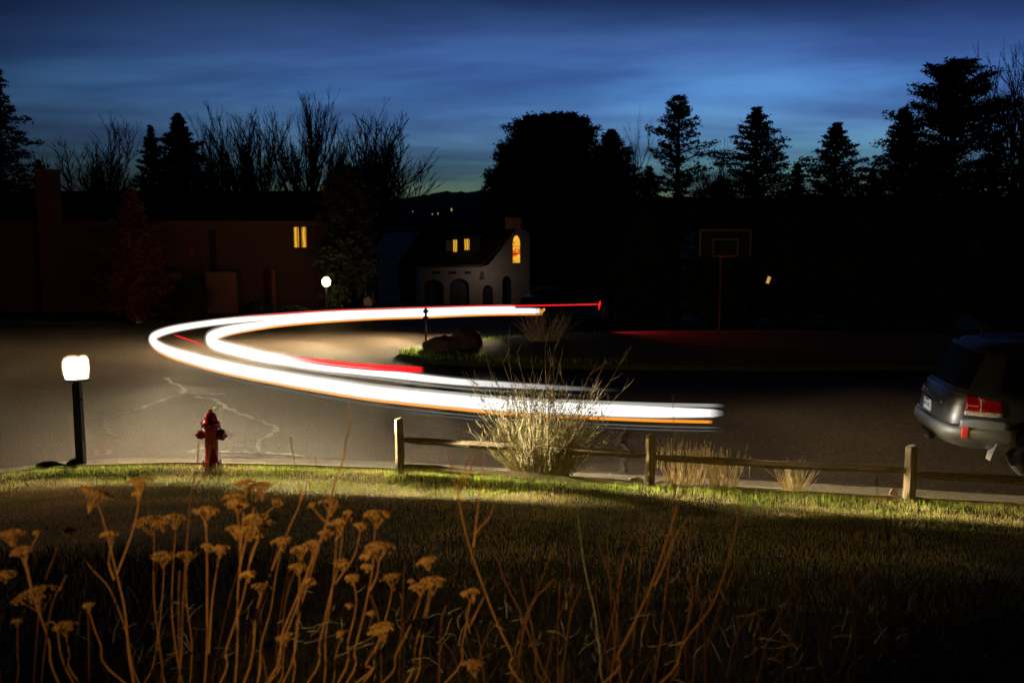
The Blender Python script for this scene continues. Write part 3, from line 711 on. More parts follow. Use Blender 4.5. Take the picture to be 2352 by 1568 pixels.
yarrow('dense cluster of leaning dried yarrow stems with many heads in the middle', 2.85,
       [[(762, 1165), (744, 1225), (722, 1290), (690, 1400), (649, 1570)], [(775, 1210), (765, 1340), (748, 1460), (745, 1570)], [(790, 1205), (777, 1300), (760, 1360), (735, 1470), (705, 1570)], [(717, 1163), (740, 1190), (756, 1205)], [(800, 1182), (784, 1222), (770, 1240)],
        [(694, 1270), (690, 1300), (684, 1400), (676, 1500), (672, 1570)], [(720, 1255), (712, 1300), (690, 1370), (640, 1500), (615, 1570)], [(829, 1212), (814, 1275), (786, 1317), (770, 1340)]],
       [(766, 1154, 58), (717, 1158, 18), (800, 1176, 20), (778, 1198, 62, 0, -.25), (752, 1222, 36), (720, 1246, 40), (692, 1260, 46), (686, 1300, 42), (829, 1205, 28), (710, 1334, 32), (785, 1290, 42, .1)])
yarrow('straight dried yarrow carrying one flat head above another, right of the dense cluster', 2.75,
       [[(864, 1192), (860, 1240), (855, 1310), (838, 1400), (815, 1490), (795, 1570)], [(872, 1268), (866, 1320), (850, 1355)], [(812, 1330), (818, 1390), (800, 1470), (775, 1570)]],
       [(867, 1180, 60), (867, 1256, 68), (840, 1276, 22), (812, 1326, 34), (845, 1300, 30, .1), (853, 1407, 18), (802, 1390, 16)])
yarrow('dried yarrow with a wide forked head and thin stem, right of the stacked pair', 2.9,
       [[(901, 1340), (897, 1375), (884, 1425), (860, 1500), (830, 1570)]], [(905, 1324, 56), (877, 1321, 16)])
yarrow('low dried yarrow head near the bottom, centre left', 2.7, [[(878, 1455), (866, 1480), (840, 1525), (815, 1570)]], [(880, 1441, 64)])
yarrow('pair of dim dried yarrow heads, one above the other, with parallel leaning stems', 2.95,
       [[(986, 1352), (978, 1400), (955, 1480), (932, 1570)], [(972, 1350), (950, 1420), (910, 1500), (875, 1570)], [(990, 1362), (975, 1440), (965, 1500), (950, 1570)]],
       [(982, 1288, 46), (990, 1335, 62), (965, 1345, 44), (944, 1333, 14)])
yarrow('rightmost dried yarrow, a flat head on a long curved stem', 2.8, [[(1084, 1370), (1077, 1392), (1062, 1475), (1020, 1570)], [(1112, 1370), (1092, 1410), (1078, 1440)]], [(1084, 1358, 50)])
yarrow('dim low dried yarrow heads at the bottom left of centre', 3.1, [[(785, 1460), (770, 1510), (765, 1570)], [(600, 1400), (598, 1480), (590, 1570)], [(655, 1470), (650, 1520), (640, 1570)]],
       [(785, 1453, 36), (602, 1345, 40), (655, 1462, 40), (1091, 1525, 60)])

def branchplant(label, Y, limbs, m='twig_dark', r=.0027, cat='dry branch', name='dry_branch'):
    b_ = VP(limbs[0][-1], Y); o = empty(name, (b_.x, b_.y, 1.6), label, cat, 'bare dry branches in the foreground')
    for i, l in enumerate(limbs):
        q = MB(); P = [VP(p, Y) for p in l]
        if l[-1][1] > 1540:
            d = (P[-1] - P[-2]).normalized(); e = P[-1]
            while e.z > 1.55: e = e + Vector((d.x * .3, d.y * .3, -.1))
            P.append(e)
        C_ = cr([rel(p, o) for p in P], 5); n = len(C_); q.tube(C_, [(r * .35 if i else r * .4) + (r * .9) * k / (n - 1) for k in range(n)], 5, cap=False)
        q.build('branch', M[m], o)
branchplant('tall forked dry branch rising in front of the bush', 2.8,
            [[(1026, 1032), (1040, 1085), (1050, 1130), (1074, 1239), (1108, 1341), (1142, 1430), (1175, 1500), (1200, 1570)], [(1082, 1042), (1065, 1085), (1053, 1135)], [(1102, 1032), (1088, 1062), (1066, 1110)], [(1112, 1035), (1106, 1100), (1093, 1205), (1089, 1250)], [(1136, 1160), (1122, 1190), (1094, 1222), (1087, 1255)]], 'twig')
branchplant('thin dry branch with a curled top left of the fence end post', 2.8,
            [[(801, 925), (805, 965), (795, 1010), (788, 1055), (772, 1100), (758, 1145)], [(724, 1050), (732, 1090), (745, 1120), (758, 1145), (752, 1190), (735, 1240), (700, 1330), (650, 1450), (610, 1570)]], 'twig')
branchplant('forked dry twig rising above the single round flower head', 2.8,
            [[(712, 1090), (702, 1122), (690, 1150)], [(668, 1005), (676, 1060), (686, 1110), (690, 1150), (672, 1195), (652, 1240), (620, 1320), (590, 1400), (560, 1570)]], 'twig')
branchplant('three thin upright twigs just left of the hydrant', 2.9,
            [[(457, 1012), (452, 1070), (440, 1130), (434, 1195), (428, 1270), (420, 1400), (410, 1570)], [(482, 1020), (479, 1060), (468, 1090), (448, 1120)]], 'twig_dark', .0028)
branchplant('long dry branch leaning right, crossing below the straw clump', 2.8,
            [[(1590, 1075), (1568, 1133), (1554, 1171), (1503, 1324), (1456, 1430), (1420, 1500), (1384, 1570)], [(1585, 1188), (1554, 1225), (1520, 1310), (1503, 1345)]], 'twig')
branchplant('long curved dry branch sweeping up right of the leaning one', 2.9,
            [[(1695, 1135), (1695, 1188), (1680, 1256), (1639, 1382), (1571, 1474), (1514, 1570)]], 'twig')
branchplant('straight thin upright twig left of the leaning branch', 2.9,
            [[(1470, 1178), (1476, 1239), (1462, 1375), (1452, 1511), (1440, 1570)]], 'twig_dark')
branchplant('reddish twig pair with a short fork below the middle fence post', 3.0,
            [[(1585, 1200), (1584, 1307), (1590, 1380), (1560, 1500), (1540, 1570)], [(1452, 1225), (1425, 1307), (1418, 1409), (1400, 1570)], [(1394, 1239), (1408, 1436), (1430, 1570)]], 'twig_dark')
branchplant('pale thin grass-like stalk bowing left below the bush', 3.0,
            [[(1326, 1165), (1335, 1250), (1347, 1324), (1365, 1400), (1378, 1500), (1385, 1570)]], 'silver', .0016)
branchplant('two short dark stalks leaning left under the large bush', 2.9,
            [[(1132, 1253), (1163, 1341), (1197, 1409), (1230, 1500), (1250, 1570)], [(1197, 1324), (1217, 1416), (1265, 1570)]], 'twig_dark')
branchplant('forked orange twig below the right fence post, tallest of the right side', 2.8,
            [[(2016, 1072), (2014, 1124), (2030, 1180), (2037, 1220), (2041, 1280), (2043, 1400), (2046, 1494), (2040, 1570)], [(2050, 1155), (2045, 1200), (2041, 1239)], [(2028, 1215), (2058, 1275), (2084, 1409), (2095, 1500), (2100, 1570)]], 'twig')
branchplant('long dry twig slanting down right, crossing the forked orange one', 2.85,
            [[(1927, 1171), (1950, 1225), (1961, 1246), (2046, 1358), (2094, 1436), (2120, 1500), (2135, 1570)], [(1950, 1190), (1960, 1245)]], 'twig')
branchplant('short forked twig cluster left of the slanting long twig', 3.0,
            [[(1927, 1235), (1930, 1290), (1958, 1375), (1965, 1480), (1960, 1570)], [(1963, 1230), (1960, 1330), (1957, 1358)], [(1944, 1240), (1945, 1290), (1956, 1345)]], 'twig')
branchplant('short straight twig leaning right below the crossing twigs', 2.8, [[(2021, 1290), (1998, 1358), (1971, 1470), (1950, 1570)]], 'twig')
branchplant('thin twig leaning right near the bottom right corner', 2.85, [[(2311, 1285), (2298, 1317), (2250, 1419), (2199, 1528), (2180, 1570)]], 'twig_dark')
branchplant('faint forked twigs low on the right of the garden bed', 3.0, [[(2134, 1330), (2100, 1420), (2090, 1500), (2085, 1570)], [(2097, 1361), (2114, 1409), (2145, 1511), (2160, 1570)], [(2172, 1358), (2196, 1460), (2205, 1570)], [(2213, 1324), (2196, 1460)]], 'twig_dark')
branchplant('bright short stalk at the bottom right edge', 2.7, [[(2301, 1460), (2290, 1510), (2284, 1570)]], 'twig')
branchplant('tall thin pale twigs standing in the road view right of the middle post', 3.0, [[(1545, 905), (1547, 960), (1549, 1020), (1552, 1100), (1545, 1200), (1530, 1350), (1500, 1570)], [(1520, 1020), (1535, 1080), (1552, 1130)]], 'twig_dark', .0022)
# random dim upright stalks
random.seed(77); q = MB()
for i in range(70):
    x = random.uniform(0, 2352); Y = random.uniform(2.6, 3.8); top = random.uniform(1230, 1500); b_ = VP((x, 1570), Y); t_ = VP((x + random.uniform(-70, 110), top), Y); mid = b_.lerp(t_, .5) + Vector((random.uniform(-.03, .03), 0, 0))
    b2 = Vector((b_.x, b_.y, 1.5)); q.tube(cr([t_, mid, b2], 4), .0018, 4, cap=False)
tag(q.build('dry_stalks', M['twig_dark']), 'dim thin dead stalks filling the garden bed', 'dry stalks', kind='stuff')
# silvery tangle and litter
q = MB(); random.seed(9)
for i in range(340):
    px = random.uniform(-20, 2370); py = random.gauss(1490, 55); Y = random.uniform(3.3, 4.3)
    p = VP((px, py), Y); L_ = random.uniform(.03, .13); a = random.uniform(-.6, .6) + (math.pi / 2 if random.random() < .45 else 0); d = Vector((math.cos(a), random.uniform(-.4, .4), abs(math.sin(a)) * .8 + .1)).normalized()
    P = [p]; 
    for k in range(5):
        d = (d + Vector((random.uniform(-1, 1), random.uniform(-1, 1), random.uniform(-1, 1))) * .35).normalized(); P.append(P[-1] + d * L_ / 5)
    q.tube(P, [.0014, .0013, .0012, .001, .0008, .0004], 4, cap=False)
tag(q.build('fallen_twigs', M['silver']), 'tangle of pale silvery twigs on the garden bed', 'fallen twigs', kind='stuff')
pts = []
for i in range(12000):
    y = random.uniform(2.6, 6.2); x = random.uniform(-1, 1) * (y * .56 + .3); pts.append((x, y, gz(x, y)))
tag(blades('long_grass', pts, .13, .004, translucent(mat('rough_dead_grass', (.035, .035, .012), .9, col2=(.06, .05, .02), scale=4), .4), .9), 'rough dark grass between the garden bed and the lawn', 'grass', kind='stuff')

# ------------------------------------------------------------------ trees
def leaf_cloud(name, C_, size, m, parent, flat=.6):
    n = len(C_); C_ = np.array(C_); a = np.random.normal(size=(n, 3)); a[:, 2] *= flat; a /= np.linalg.norm(a, axis=1)[:, None]
    b_ = np.random.normal(size=(n, 3)); b_ = np.cross(a, b_); b_ /= np.linalg.norm(b_, axis=1)[:, None]
    s = size * np.random.uniform(.4, 1.5, (n, 1)); V = np.zeros((n, 4, 3)); w = .2
    V[:, 0] = C_ - a * s * .5; V[:, 1] = C_ + b_ * s * w; V[:, 2] = C_ + a * s * .6; V[:, 3] = C_ - b_ * s * w
    me = bpy.data.meshes.new(name); me.vertices.add(n * 4); me.vertices.foreach_set('co', V.ravel()); me.loops.add(n * 4)
    me.loops.foreach_set('vertex_index', np.arange(n * 4)); me.polygons.add(n); me.polygons.foreach_set('loop_start', np.arange(0, n * 4, 4))
    me.polygons.foreach_set('loop_total', np.full(n, 4)); me.update(); me.validate(); me.materials.append(m)
    o = bpy.data.objects.new(name, me); COL.objects.link(o); o.parent = parent; return o
PROF = {
 'spruce': [(0, .9), (.1, 1), (.3, .86), (.5, .66), (.7, .44), (.85, .25), (.95, .1), (1, .03)],
 'pine': [(0, .5), (.15, .8), (.35, 1), (.55, .95), (.7, .8), (.85, .55), (.95, .35), (1, .12)],
 'round': [(0, .8), (.2, 1), (.5, 1), (.7, .9), (.85, .7), (.95, .42), (1, .1)],
 'cone': [(0, .75), (.2, 1), (.45, .85), (.7, .5), (.9, .2), (1, .03)]}
def conifer(name, px, top, hw, Y, kind, label, dens=1.0, m='needles_dark', low=.06, lean=0, cat='tree', leaf=0.15, group=None, gaps=0, gseed=1):
    T = WY(px, top, Y); z0 = gz(T.x, Y); H = T.z - z0; W = hw / F * Y; random.seed(gseed); np.random.seed(gseed)
    o = empty(name, (T.x, Y, z0), label, cat, group)
    q = MB(); q.tube([(0, 0, -.2), (lean * .3, 0, H * .35), (lean * .7, 0, H * .7), (lean, 0, H * .97)], [H * .022, H * .017, H * .01, H * .003], 8); q.build('trunk', M['bark'], o)
    C_ = []; q = MB(); nb = int(70 * dens * (1.6 if kind in ('round', 'pine') else 1.3))
    for i in range(nb):
        t = low + (1 - low) * ((i + random.random()) / nb) ** (.85 if kind == 'spruce' else .8)
        a = i * 2.399 + random.uniform(-.4, .4); tt = (t - low) / (1 - low)
        L_ = W * interp(tt, PROF[kind]) * random.uniform(.55, 1.1) * (1.15 if random.random() < .2 else 1)
        if gaps and random.random() < gaps: continue
        rise = (.55 - .5 * (1 - tt)) if kind == 'pine' else (.35 * tt - .12) if kind == 'spruce' else .35
        b0 = Vector((lean * t, 0, H * t)); dirv = Vector((math.cos(a), math.sin(a), rise)).normalized()
        q.tube([b0, b0 + dirv * L_ * .5, b0 + dirv * L_ * .95 + Vector((0, 0, -.05 * L_))], [.012 * L_ + .02, .01 * L_ + .01, .008], 4, cap=False)
        k = int((40 + 64 * L_) * dens * (1 if H * t > CZ + (470 - 500) * -1 / F * Y * .6 - z0 or cat == 'shrub' else .4))
        for j in range(k):
            s = random.random() ** .7; p = b0 + dirv * L_ * s; sp_ = (.08 + .15 * L_ * (1 - .72 * s)) * (.72 if kind == 'pine' else .66)
            p += Vector((random.gauss(0, sp_), random.gauss(0, sp_), random.gauss(0, sp_ * (.55 if kind != 'round' else .9)) - .04 * L_ * s)); C_.append(p[:])
    q.build('limbs', M['bark'], o); leaf_cloud('crown', C_, leaf, M[m], o); return o
def bare_tree(px, base_y, top, hw, Y, label, seed, levels=5, up=.9, n0=6, lean=0, fan=.46, name='bare_tree', thick_=.030, group=None):
    random.seed(seed); T = WY(px, top, Y); z0 = gz(T.x, Y); H = T.z - z0; o = empty(name, (T.x - lean, Y, z0), label, 'tree', group)
    W = hw / F * Y; qt = MB(); q = MB(); cnt = [0]
    def grow(p, d, L_, r, lv):
        k = 4 if lv > 1 else 3; P = [p]; dd = d.copy()
        for j in range(k):
            dd = (dd + Vector((random.uniform(-1, 1), random.uniform(-1, 1), random.uniform(-.3, .6) * up)) * .17).normalized(); P.append(P[-1] + dd * L_ / k)
        q.tube(P, [max(r * (1 - .42 * j / k), .014) for j in range(k + 1)], 5 if lv > 3 else 3, cap=False); cnt[0] += 1
        if lv == 0: return
        nch = 3 if lv < levels else 4
        for c in range(nch):
            j = random.randint(1, k) if c else k; a = random.uniform(0, 2 * math.pi); sp_ = fan * random.uniform(.55, 1.3)
            nd = (dd + Vector((math.cos(a), math.sin(a), 0)) * sp_ + Vector((0, 0, .12 * up))).normalized()
            grow(P[j], nd, L_ * random.uniform(.58, .82), r * .62, lv - 1)
    th = H * random.uniform(.16, .24); tr = H * thick_; TP = [(0, 0, -.2), (random.uniform(-.1, .1), 0, th * .5), (random.uniform(-.1, .1), 0, th)]
    qt.tube(TP, [tr * 1.25, tr, tr * .9], 10); s_ = Vector(TP[-1])
    for i in range(n0):
        a = 2 * math.pi * i / n0 + random.uniform(-.4, .4); f_ = random.uniform(.35, 1.1) * (W / H) * 1.3
        d = Vector((math.cos(a) * f_ + lean / H, math.sin(a) * f_, 1)).normalized(); grow(s_, d, H * random.uniform(.24, .33), tr * random.uniform(.42, .6), levels)
    # stretch the crown to the seen height and width
    zs = max(v[2] for v in q.v); k = (H - th) / (zs - th); wx = sorted(abs(v[0] - lean * .6) for v in q.v)[int(len(q.v) * .985)]; kx = W / wx
    q.v = [(v[0] * (1 + (kx - 1) * min(1, (v[2] - th) / (H * .3)) if v[2] > th else 1), v[1], th + (v[2] - th) * k) for v in q.v]
    qt.build('trunk', M['bark'], o); q.build('crown', M['bark'], o)
    return o
LG = 'dark trees behind the left house'; RG = 'dark trees on the right'
conifer('spruce_tree', -18, 150, 175, 40, 'spruce', 'dark spruce cut off by the left edge of the view', 1.3, low=.1, gseed=2)
conifer('spruce_tree', 88, 368, 90, 60, 'spruce', 'small spruce top just behind the brick chimney', 1.0, gseed=3)
bare_tree(235, 450, 248, 95, 62, 'bare spreading tree between the chimney and the dark pines', 31, fan=.5)
conifer('pine_tree', 345, 290, 85, 62, 'cone', 'narrower left one of the two dark pines behind the left house', 1.3, gseed=4, leaf=0.18)
conifer('pine_tree', 408, 263, 135, 60, 'cone', 'taller dome-topped right one of the two dark pines behind the left house', 1.9, gseed=5, leaf=0.18)
bare_tree(560, 450, 228, 92, 66, 'bare tree with a broad hazy crown right of the dome-topped pine', 32, fan=.4)
conifer('spruce_tree', 565, 335, 78, 60, 'cone', 'low dark evergreen inside the bare trees behind the left house', .9, gseed=6, leaf=0.18, gaps=.2)
bare_tree(500, 470, 262, 60, 63, 'lower bare tree just right of the dome-topped pine', 40, fan=.45)
bare_tree(700, 470, 193, 92, 62, 'tallest bare tree, steep branches reaching up behind the left house', 33, up=1.1, fan=.42, n0=6)
conifer('spruce_tree', 795, 388, 88, 33.5, 'round', 'broad dark evergreen mass under the bare trees, right of the left house', 1.3, gseed=7, leaf=0.18)
bare_tree(845, 480, 212, 92, 58, 'bare fan-shaped tree, second from the right of the bare row', 34, up=1.0, fan=.45, n0=6)
bare_tree(935, 600, 258, 112, 50, 'bare tree leaning right over the gap to the mountains', 35, lean=2.4, up=.9, fan=.42, n0=6)
conifer('juniper_tree', 1270, 268, 150, 74, 'round', 'huge round dark evergreen right of the mountain gap', 2.6, gseed=8, leaf=0.23)
conifer('juniper_tree', 1172, 335, 68, 72, 'round', 'ragged left shoulder of dark evergreens, nearest the mountain gap', 1.7, gseed=18, leaf=0.22)
conifer('spruce_tree', 1405, 300, 170, 47, 'cone', 'pointed dark evergreen touching the huge round one on its right', 1.9, gseed=9, leaf=0.16)
bare_tree(1440, 600, 243, 52, 52, 'small bare tree poking up behind the pointed evergreen', 36, fan=.5, levels=5)
conifer('pine_tree', 1560, 225, 86, 44, 'pine', 'open-crowned tall pine with sky showing through, centre right', 1.1, gseed=10, leaf=0.15, gaps=.3, low=.35)
bare_tree(1650, 600, 320, 44, 48, 'thin bare tree leaning right beside the open-crowned pine', 37, fan=.45, levels=5)
conifer('spruce_tree', 1740, 248, 235, 46, 'spruce', 'pointed spruce, first to the right of the open-crowned pine', 1.6, gseed=11, leaf=0.15)
conifer('spruce_tree', 1922, 285, 230, 46, 'spruce', 'pointed spruce standing alone above the dark hedge, second of the row', 1.6, gseed=12, leaf=0.15)
conifer('spruce_tree', 2078, 250, 190, 44, 'spruce', 'steep spruce hugging the left side of the biggest pine', 1.8, gseed=13, leaf=0.15)
conifer('pine_tree', 2200, 148, 165, 43, 'pine', 'biggest pine with a lumpy open crown near the right edge', 1.9, gseed=14, leaf=0.14, gaps=.22, low=.3)
bare_tree(2365, 700, 75, 80, 44, 'bare tree with fine twigs cut off by the right edge', 38, fan=.45)
conifer('spruce_tree', 2370, 390, 120, 44, 'cone', 'dark evergreen filling the right edge under the bare tree', 1.5, gseed=15, leaf=0.16)
for i, (px, top, hw, lb) in enumerate([(1492, 385, 105, 'small ragged spruce filling the gap left of the open-crowned pine'), (1655, 405, 110, 'small ragged spruce between the open pine and the first pointed spruce'),
        (1832, 378, 110, 'small ragged spruce between the two lone pointed spruces'), (2005, 392, 105, 'small ragged spruce just left of the steep one'), (2290, 300, 150, 'mid-height ragged spruce right of the biggest pine')]):
    conifer('spruce_tree', px, top, hw, 50 + i, 'spruce', lb, 1.3, gseed=90 + i, leaf=.16)
for i, (px, top, hw, Y, lb) in enumerate([(1345, 488, 88, 60, 'dark shrub mass below the huge round evergreen'),
        (1490, 462, 95, 40, 'dark shrub mass left of the basketball backboard'), (1655, 478, 90, 39, 'dark shrub mass right behind the basketball backboard'),
        (1815, 462, 95, 40, 'dark shrub mass under the first two pointed spruces'), (1985, 466, 100, 40, 'dark shrub mass under the steep spruce'),
        (2160, 458, 100, 39, 'dark shrub mass under the biggest pine'), (2330, 462, 100, 38, 'dark shrub mass at the right edge behind the parked vehicle')]):
    conifer('evergreen_shrub', px, top + (-12, 6, 22, -4, 18, 2, 12)[i], hw, Y, 'cone', lb, 2.0, gseed=50 + i, leaf=0.23, cat='shrub', low=.02, group='dark shrubs on the right')
conifer('conical_shrub', 300, 440, 92, 30.8, 'cone', 'reddish cone-shaped shrub in front of the left house', 2.2, 'red_leaf', low=.02, gseed=60, cat='shrub', leaf=0.10)
conifer('round_shrub', 425, 655, 46, 31.5, 'round', 'low dark shrub right of the reddish cone-shaped one', 1.4, gseed=61, cat='shrub', low=.02, leaf=0.10)
conifer('round_shrub', 775, 662, 26, 32.5, 'round', 'small pale shrub lit by the far yard lamp, on its right', 1.2, 'needles', gseed=62, cat='shrub', low=.02, leaf=.10)
conifer('round_shrub', 585, 700, 26, 31.5, 'round', 'tiny dark shrub behind the white trails, left of the brick arch', 1.0, gseed=63, cat='shrub', low=.02, leaf=.10)
# twiggy bush on the island
random.seed(41); B = WZ(1250, 790, .2); o = empty('bush', B, 'small dark twiggy bush on the island, just under the end of the white trails', 'bush'); q = MB()
stems(q, (0, 0, 0), 120, .5, .95, .9, .008, 4, None, .5, .3); q.build('stems', M['bushstem'], o)
random.seed(42)

# ------------------------------------------------------------------ house A (left, brick ranch)
def houseA():
    Y = 35.0
    xl, xr = WY(-260, 600, Y).x, WY(785, 600, Y).x; base = gz(-8, Y) - .3; eave = WY(500, 517, Y).z; ridge = WY(400, 447, Y + 4).z; dp = 8
    o = empty('brick_house', ((xl + xr) / 2, Y, base + .3), 'long low brown brick house with one lit window, across the street on the left', 'house')
    def B_(name, x0, x1, y0, y1, z0, z1, m, par=None, bevel=0):
        q = MB(); q.box(rel(Vector(((x0 + x1) / 2, (y0 + y1) / 2, (z0 + z1) / 2)), o), (x1 - x0, y1 - y0, z1 - z0)); return q.build(name, M[m] if isinstance(m, str) else m, par or o, bevel=bevel)
    wx0, wx1 = WY(671, 545, Y).x, WY(706, 545, Y).x; wz0, wz1 = WY(690, 571, Y).z, WY(690, 519, Y).z
    dx0, dx1 = WY(478, 560, Y).x, WY(496, 560, Y).x; dz0, dz1 = base, WY(487, 528, Y).z
    q = MB()   # walls with openings: pieces butted
    def piece(x0, x1, z0, z1): q.box(rel(Vector(((x0 + x1) / 2, Y + .15, (z0 + z1) / 2)), o), (x1 - x0, .3, z1 - z0))
    piece(xl, dx0, base, eave); piece(dx1, wx0, base, eave); piece(wx1, xr, base, eave); piece(dx0, dx1, dz1, eave); piece(wx0, wx1, base, wz0); piece(wx0, wx1, wz1, eave)
    q.box(rel(Vector((xl + .15, Y + dp / 2 + .15, (base + eave) / 2)), o), (.3, dp - .3, eave - base)); q.box(rel(Vector((xr - .15, Y + dp / 2 + .15, (base + eave) / 2)), o), (.3, dp - .3, eave - base))
    q.box(rel(Vector(((xl + xr) / 2, Y + dp + .15, (base + eave) / 2)), o), (xr - xl - .6, .3, eave - base))
    w = q.build('wall', M['brick'], o)
    # brick coursing in the material
    nt = M['brick'].node_tree; bs = nt.nodes['Principled BSDF']; tc = nt.nodes.new('ShaderNodeTexCoord'); mp = nt.nodes.new('ShaderNodeMapping'); mp.inputs['Rotation'].default_value = (R(90), 0, 0)
    br = nt.nodes.new('ShaderNodeTexBrick'); br.inputs['Scale'].default_value = 4; br.inputs['Color1'].default_value = (.13, .06, .045, 1); br.inputs['Color2'].default_value = (.095, .045, .034, 1); br.inputs['Mortar'].default_value = (.15, .11, .09, 1)
    nt.links.new(tc.outputs['Object'], mp.inputs[0]); nt.links.new(mp.outputs[0], br.inputs[0]); nt.links.new(br.outputs[0], bs.inputs['Base Color'])
    B_('fascia', xl - .5, xr + .5, Y - .62, Y - .58, eave - .06, eave + .14, 'trim')
    q = MB(); e0, e1 = Y - .58, Y + dp + .9; ym = Y + 4
    V = [rel(Vector(p), o) for p in ((xl - .5, e0, eave + .02), (xr + .5, e0, eave + .02), (xr + .5, ym, ridge), (xl - .5, ym, ridge), (xl - .5, e1, eave + .02), (xr + .5, e1, eave + .02))]
    V2 = [v + Vector((0, 0, .14)) for v in V]
    q.add(V + V2, [(0, 3, 2, 1), (3, 4, 5, 2), (6, 7, 8, 9), (9, 8, 11, 10), (0, 1, 7, 6), (4, 10, 11, 5), (0, 6, 9, 3), (3, 9, 10, 4), (1, 2, 8, 7), (2, 5, 11, 8)]); rf = q.build('roof', M['roof'], o)
    for xx in (xl, xr - .2):
        q = MB(); V = [rel(Vector(p), o) for p in ((xx, Y, eave), (xx, Y + dp, eave), (xx, ym, ridge - .1))]; V += [v + Vector((.2, 0, 0)) for v in V]
        q.add(V, [(0, 1, 2), (5, 4, 3), (0, 3, 4, 1), (1, 4, 5, 2), (2, 5, 3, 0)]); q.build('gable', M['brick'], o)
    cx0, cx1 = WY(90, 420, Y - .9).x, WY(131, 420, Y - .9).x; ct = WY(110, 395, Y - .9).z
    ch = B_('chimney', cx0, cx1, Y - 1.2, Y - .63, base, ct, 'brick'); B_('chimney_cap', cx0 - .05, cx1 + .05, Y - 1.25, Y - .58, ct, ct + .08, 'concrete')
    B_('door', dx0, dx1, Y + .1, Y + .15, dz0, dz1, 'dark')
    # lit window: frame, two curtained panes
    fr = MB(); 
    for a, b_, c, d in ((wx0, wx0 + .04, wz0, wz1), (wx1 - .04, wx1, wz0, wz1), (wx0 + .04, wx1 - .04, wz0, wz0 + .04), (wx0 + .04, wx1 - .04, wz1 - .04, wz1), ((wx0 + wx1) / 2 - .035, (wx0 + wx1) / 2 + .035, wz0 + .04, wz1 - .04)):
        fr.box(rel(Vector(((a + b_) / 2, Y + .06, (c + d) / 2)), o), (b_ - a, .06, d - c))
    wn = fr.build('window', M['trim'], o)
    cm = emit('lit_curtain', (1, .52, .03), .85); nt = cm.node_tree; em = [n for n in nt.nodes if n.type == 'EMISSION'][0]
    tc = nt.nodes.new('ShaderNodeTexCoord'); wv = nt.nodes.new('ShaderNodeTexWave'); wv.inputs['Scale'].default_value = 2.2; wv.inputs['Distortion'].default_value = 3; cr_ = nt.nodes.new('ShaderNodeValToRGB')
    cr_.color_ramp.elements[0].color = (.35, .14, .005, 1); cr_.color_ramp.elements[1].color = (1, .55, .04, 1)
    nt.links.new(tc.outputs['Object'], wv.inputs[0]); nt.links.new(wv.outputs[0], cr_.inputs[0]); nt.links.new(cr_.outputs[0], em.inputs[0]); M['lit'] = cm
    mid = (wx0 + wx1) / 2
    for a, b_ in ((wx0 + .04, mid - .035), (mid + .035, wx1 - .04)):
        q = MB(); q.box(rel(Vector(((a + b_) / 2, Y + .12, (wz0 + wz1) / 2)), o), (b_ - a, .02, wz1 - wz0 - .08)); q.build('pane', cm, wn)
    # sconce, low pale wall and porch pillars
    s0 = WY(440, 577, Y - .05); q = MB(); q.box(rel(s0, o), (.16, .1, .2), taper=.7); q.build('wall_sconce', M['rim_orange'], o)
    a, b_ = WY(475, 640, Y - 1.5).x, WY(543, 640, Y - 1.5).x; B_('porch_wall', a, b_, Y - 1.55, Y - 1.4, base, WY(500, 624, Y - 1.5).z, mat('pale_porch_wall', (.22, .12, .085), .9))
    a, b_ = WY(385, 650, Y - 1.5).x, WY(415, 650, Y - 1.5).x; B_('porch_wall', a, b_, Y - 1.55, Y - 1.4, base, WY(500, 627, Y - 1.5).z, mat('pale_porch_wall', (.22, .12, .085), .9))
    a, b_ = WY(626, 650, Y - .5).x, WY(634, 650, Y - .5).x; B_('porch_pillar', a, b_, Y - .57, Y - .45, base, WY(630, 620, Y - .5).z, mat('orange_pillar', (.26, .12, .08), .9))
    for px in (455, 466):
        a = WY(px, 600, Y - .05).x; B_('window_trim', a - .03, a + .03, Y - .06, Y - .003, base + .9, eave - .7, 'trim')
houseA()
# hooped trellis and small yard objects
B = WY(675, 716, 31.8); B.z = gz(B.x, B.y)
o = empty('yard_hoop', B, 'low rounded hedge arch in the far yard left of the small lamp', 'hedge'); random.seed(3); np.random.seed(3); C_ = []
Rw = 45 / F * 31.8
for i in range(5000):
    a = random.uniform(0, math.pi); rr = Rw * random.uniform(.86, 1.04); C_.append((rr * math.cos(a), random.gauss(0, .12), max(.02, .62 * rr * math.sin(a) + .05)))
leaf_cloud('crown', C_, .07, M['needles'], o); q = MB(); q.tube([(Rw * .95 * math.cos(a), 0, .59 * Rw * math.sin(a)) for a in np.linspace(0, math.pi, 14)], .03, 6); q.build('stem', M['bark'], o)
B = WY(847, 716, 31.0); B.z = gz(B.x, B.y)
o = empty('mailbox', B, 'pale mailbox with a red flag beyond the white trails', 'mailbox'); mz = WY(847, 693, 31).z - B.z
q = MB(); q.box((0, 0, mz / 2 - .08), (.09, .09, mz - .16)); q.build('post', M['trim'], o)
q = MB(); q.add([(-.14 + .02 * 0, 0, 0)], []); prof = [(-.13, -.1), (.13, -.1), (.13, .06), (.08, .13), (0, .155), (-.08, .13), (-.13, .06)]
q.v = []; q.f = []; n = len(prof)
for y in (-.25, .25):
    for a, c in prof: q.v.append((a, y, mz + c))
q.f = [tuple(range(n)), tuple(range(n, 2 * n))[::-1]] + [(i, i + n, (i + 1) % n + n, (i + 1) % n) for i in range(n)]; q.build('box', M['mailbox'], o, bevel=.008)
q = MB(); q.box((.15, -.05, mz + .16), (.015, .06, .3)); q.box((.15, -.09, mz + .28), (.016, .1, .08)); q.build('flag', M['redflag'], o)

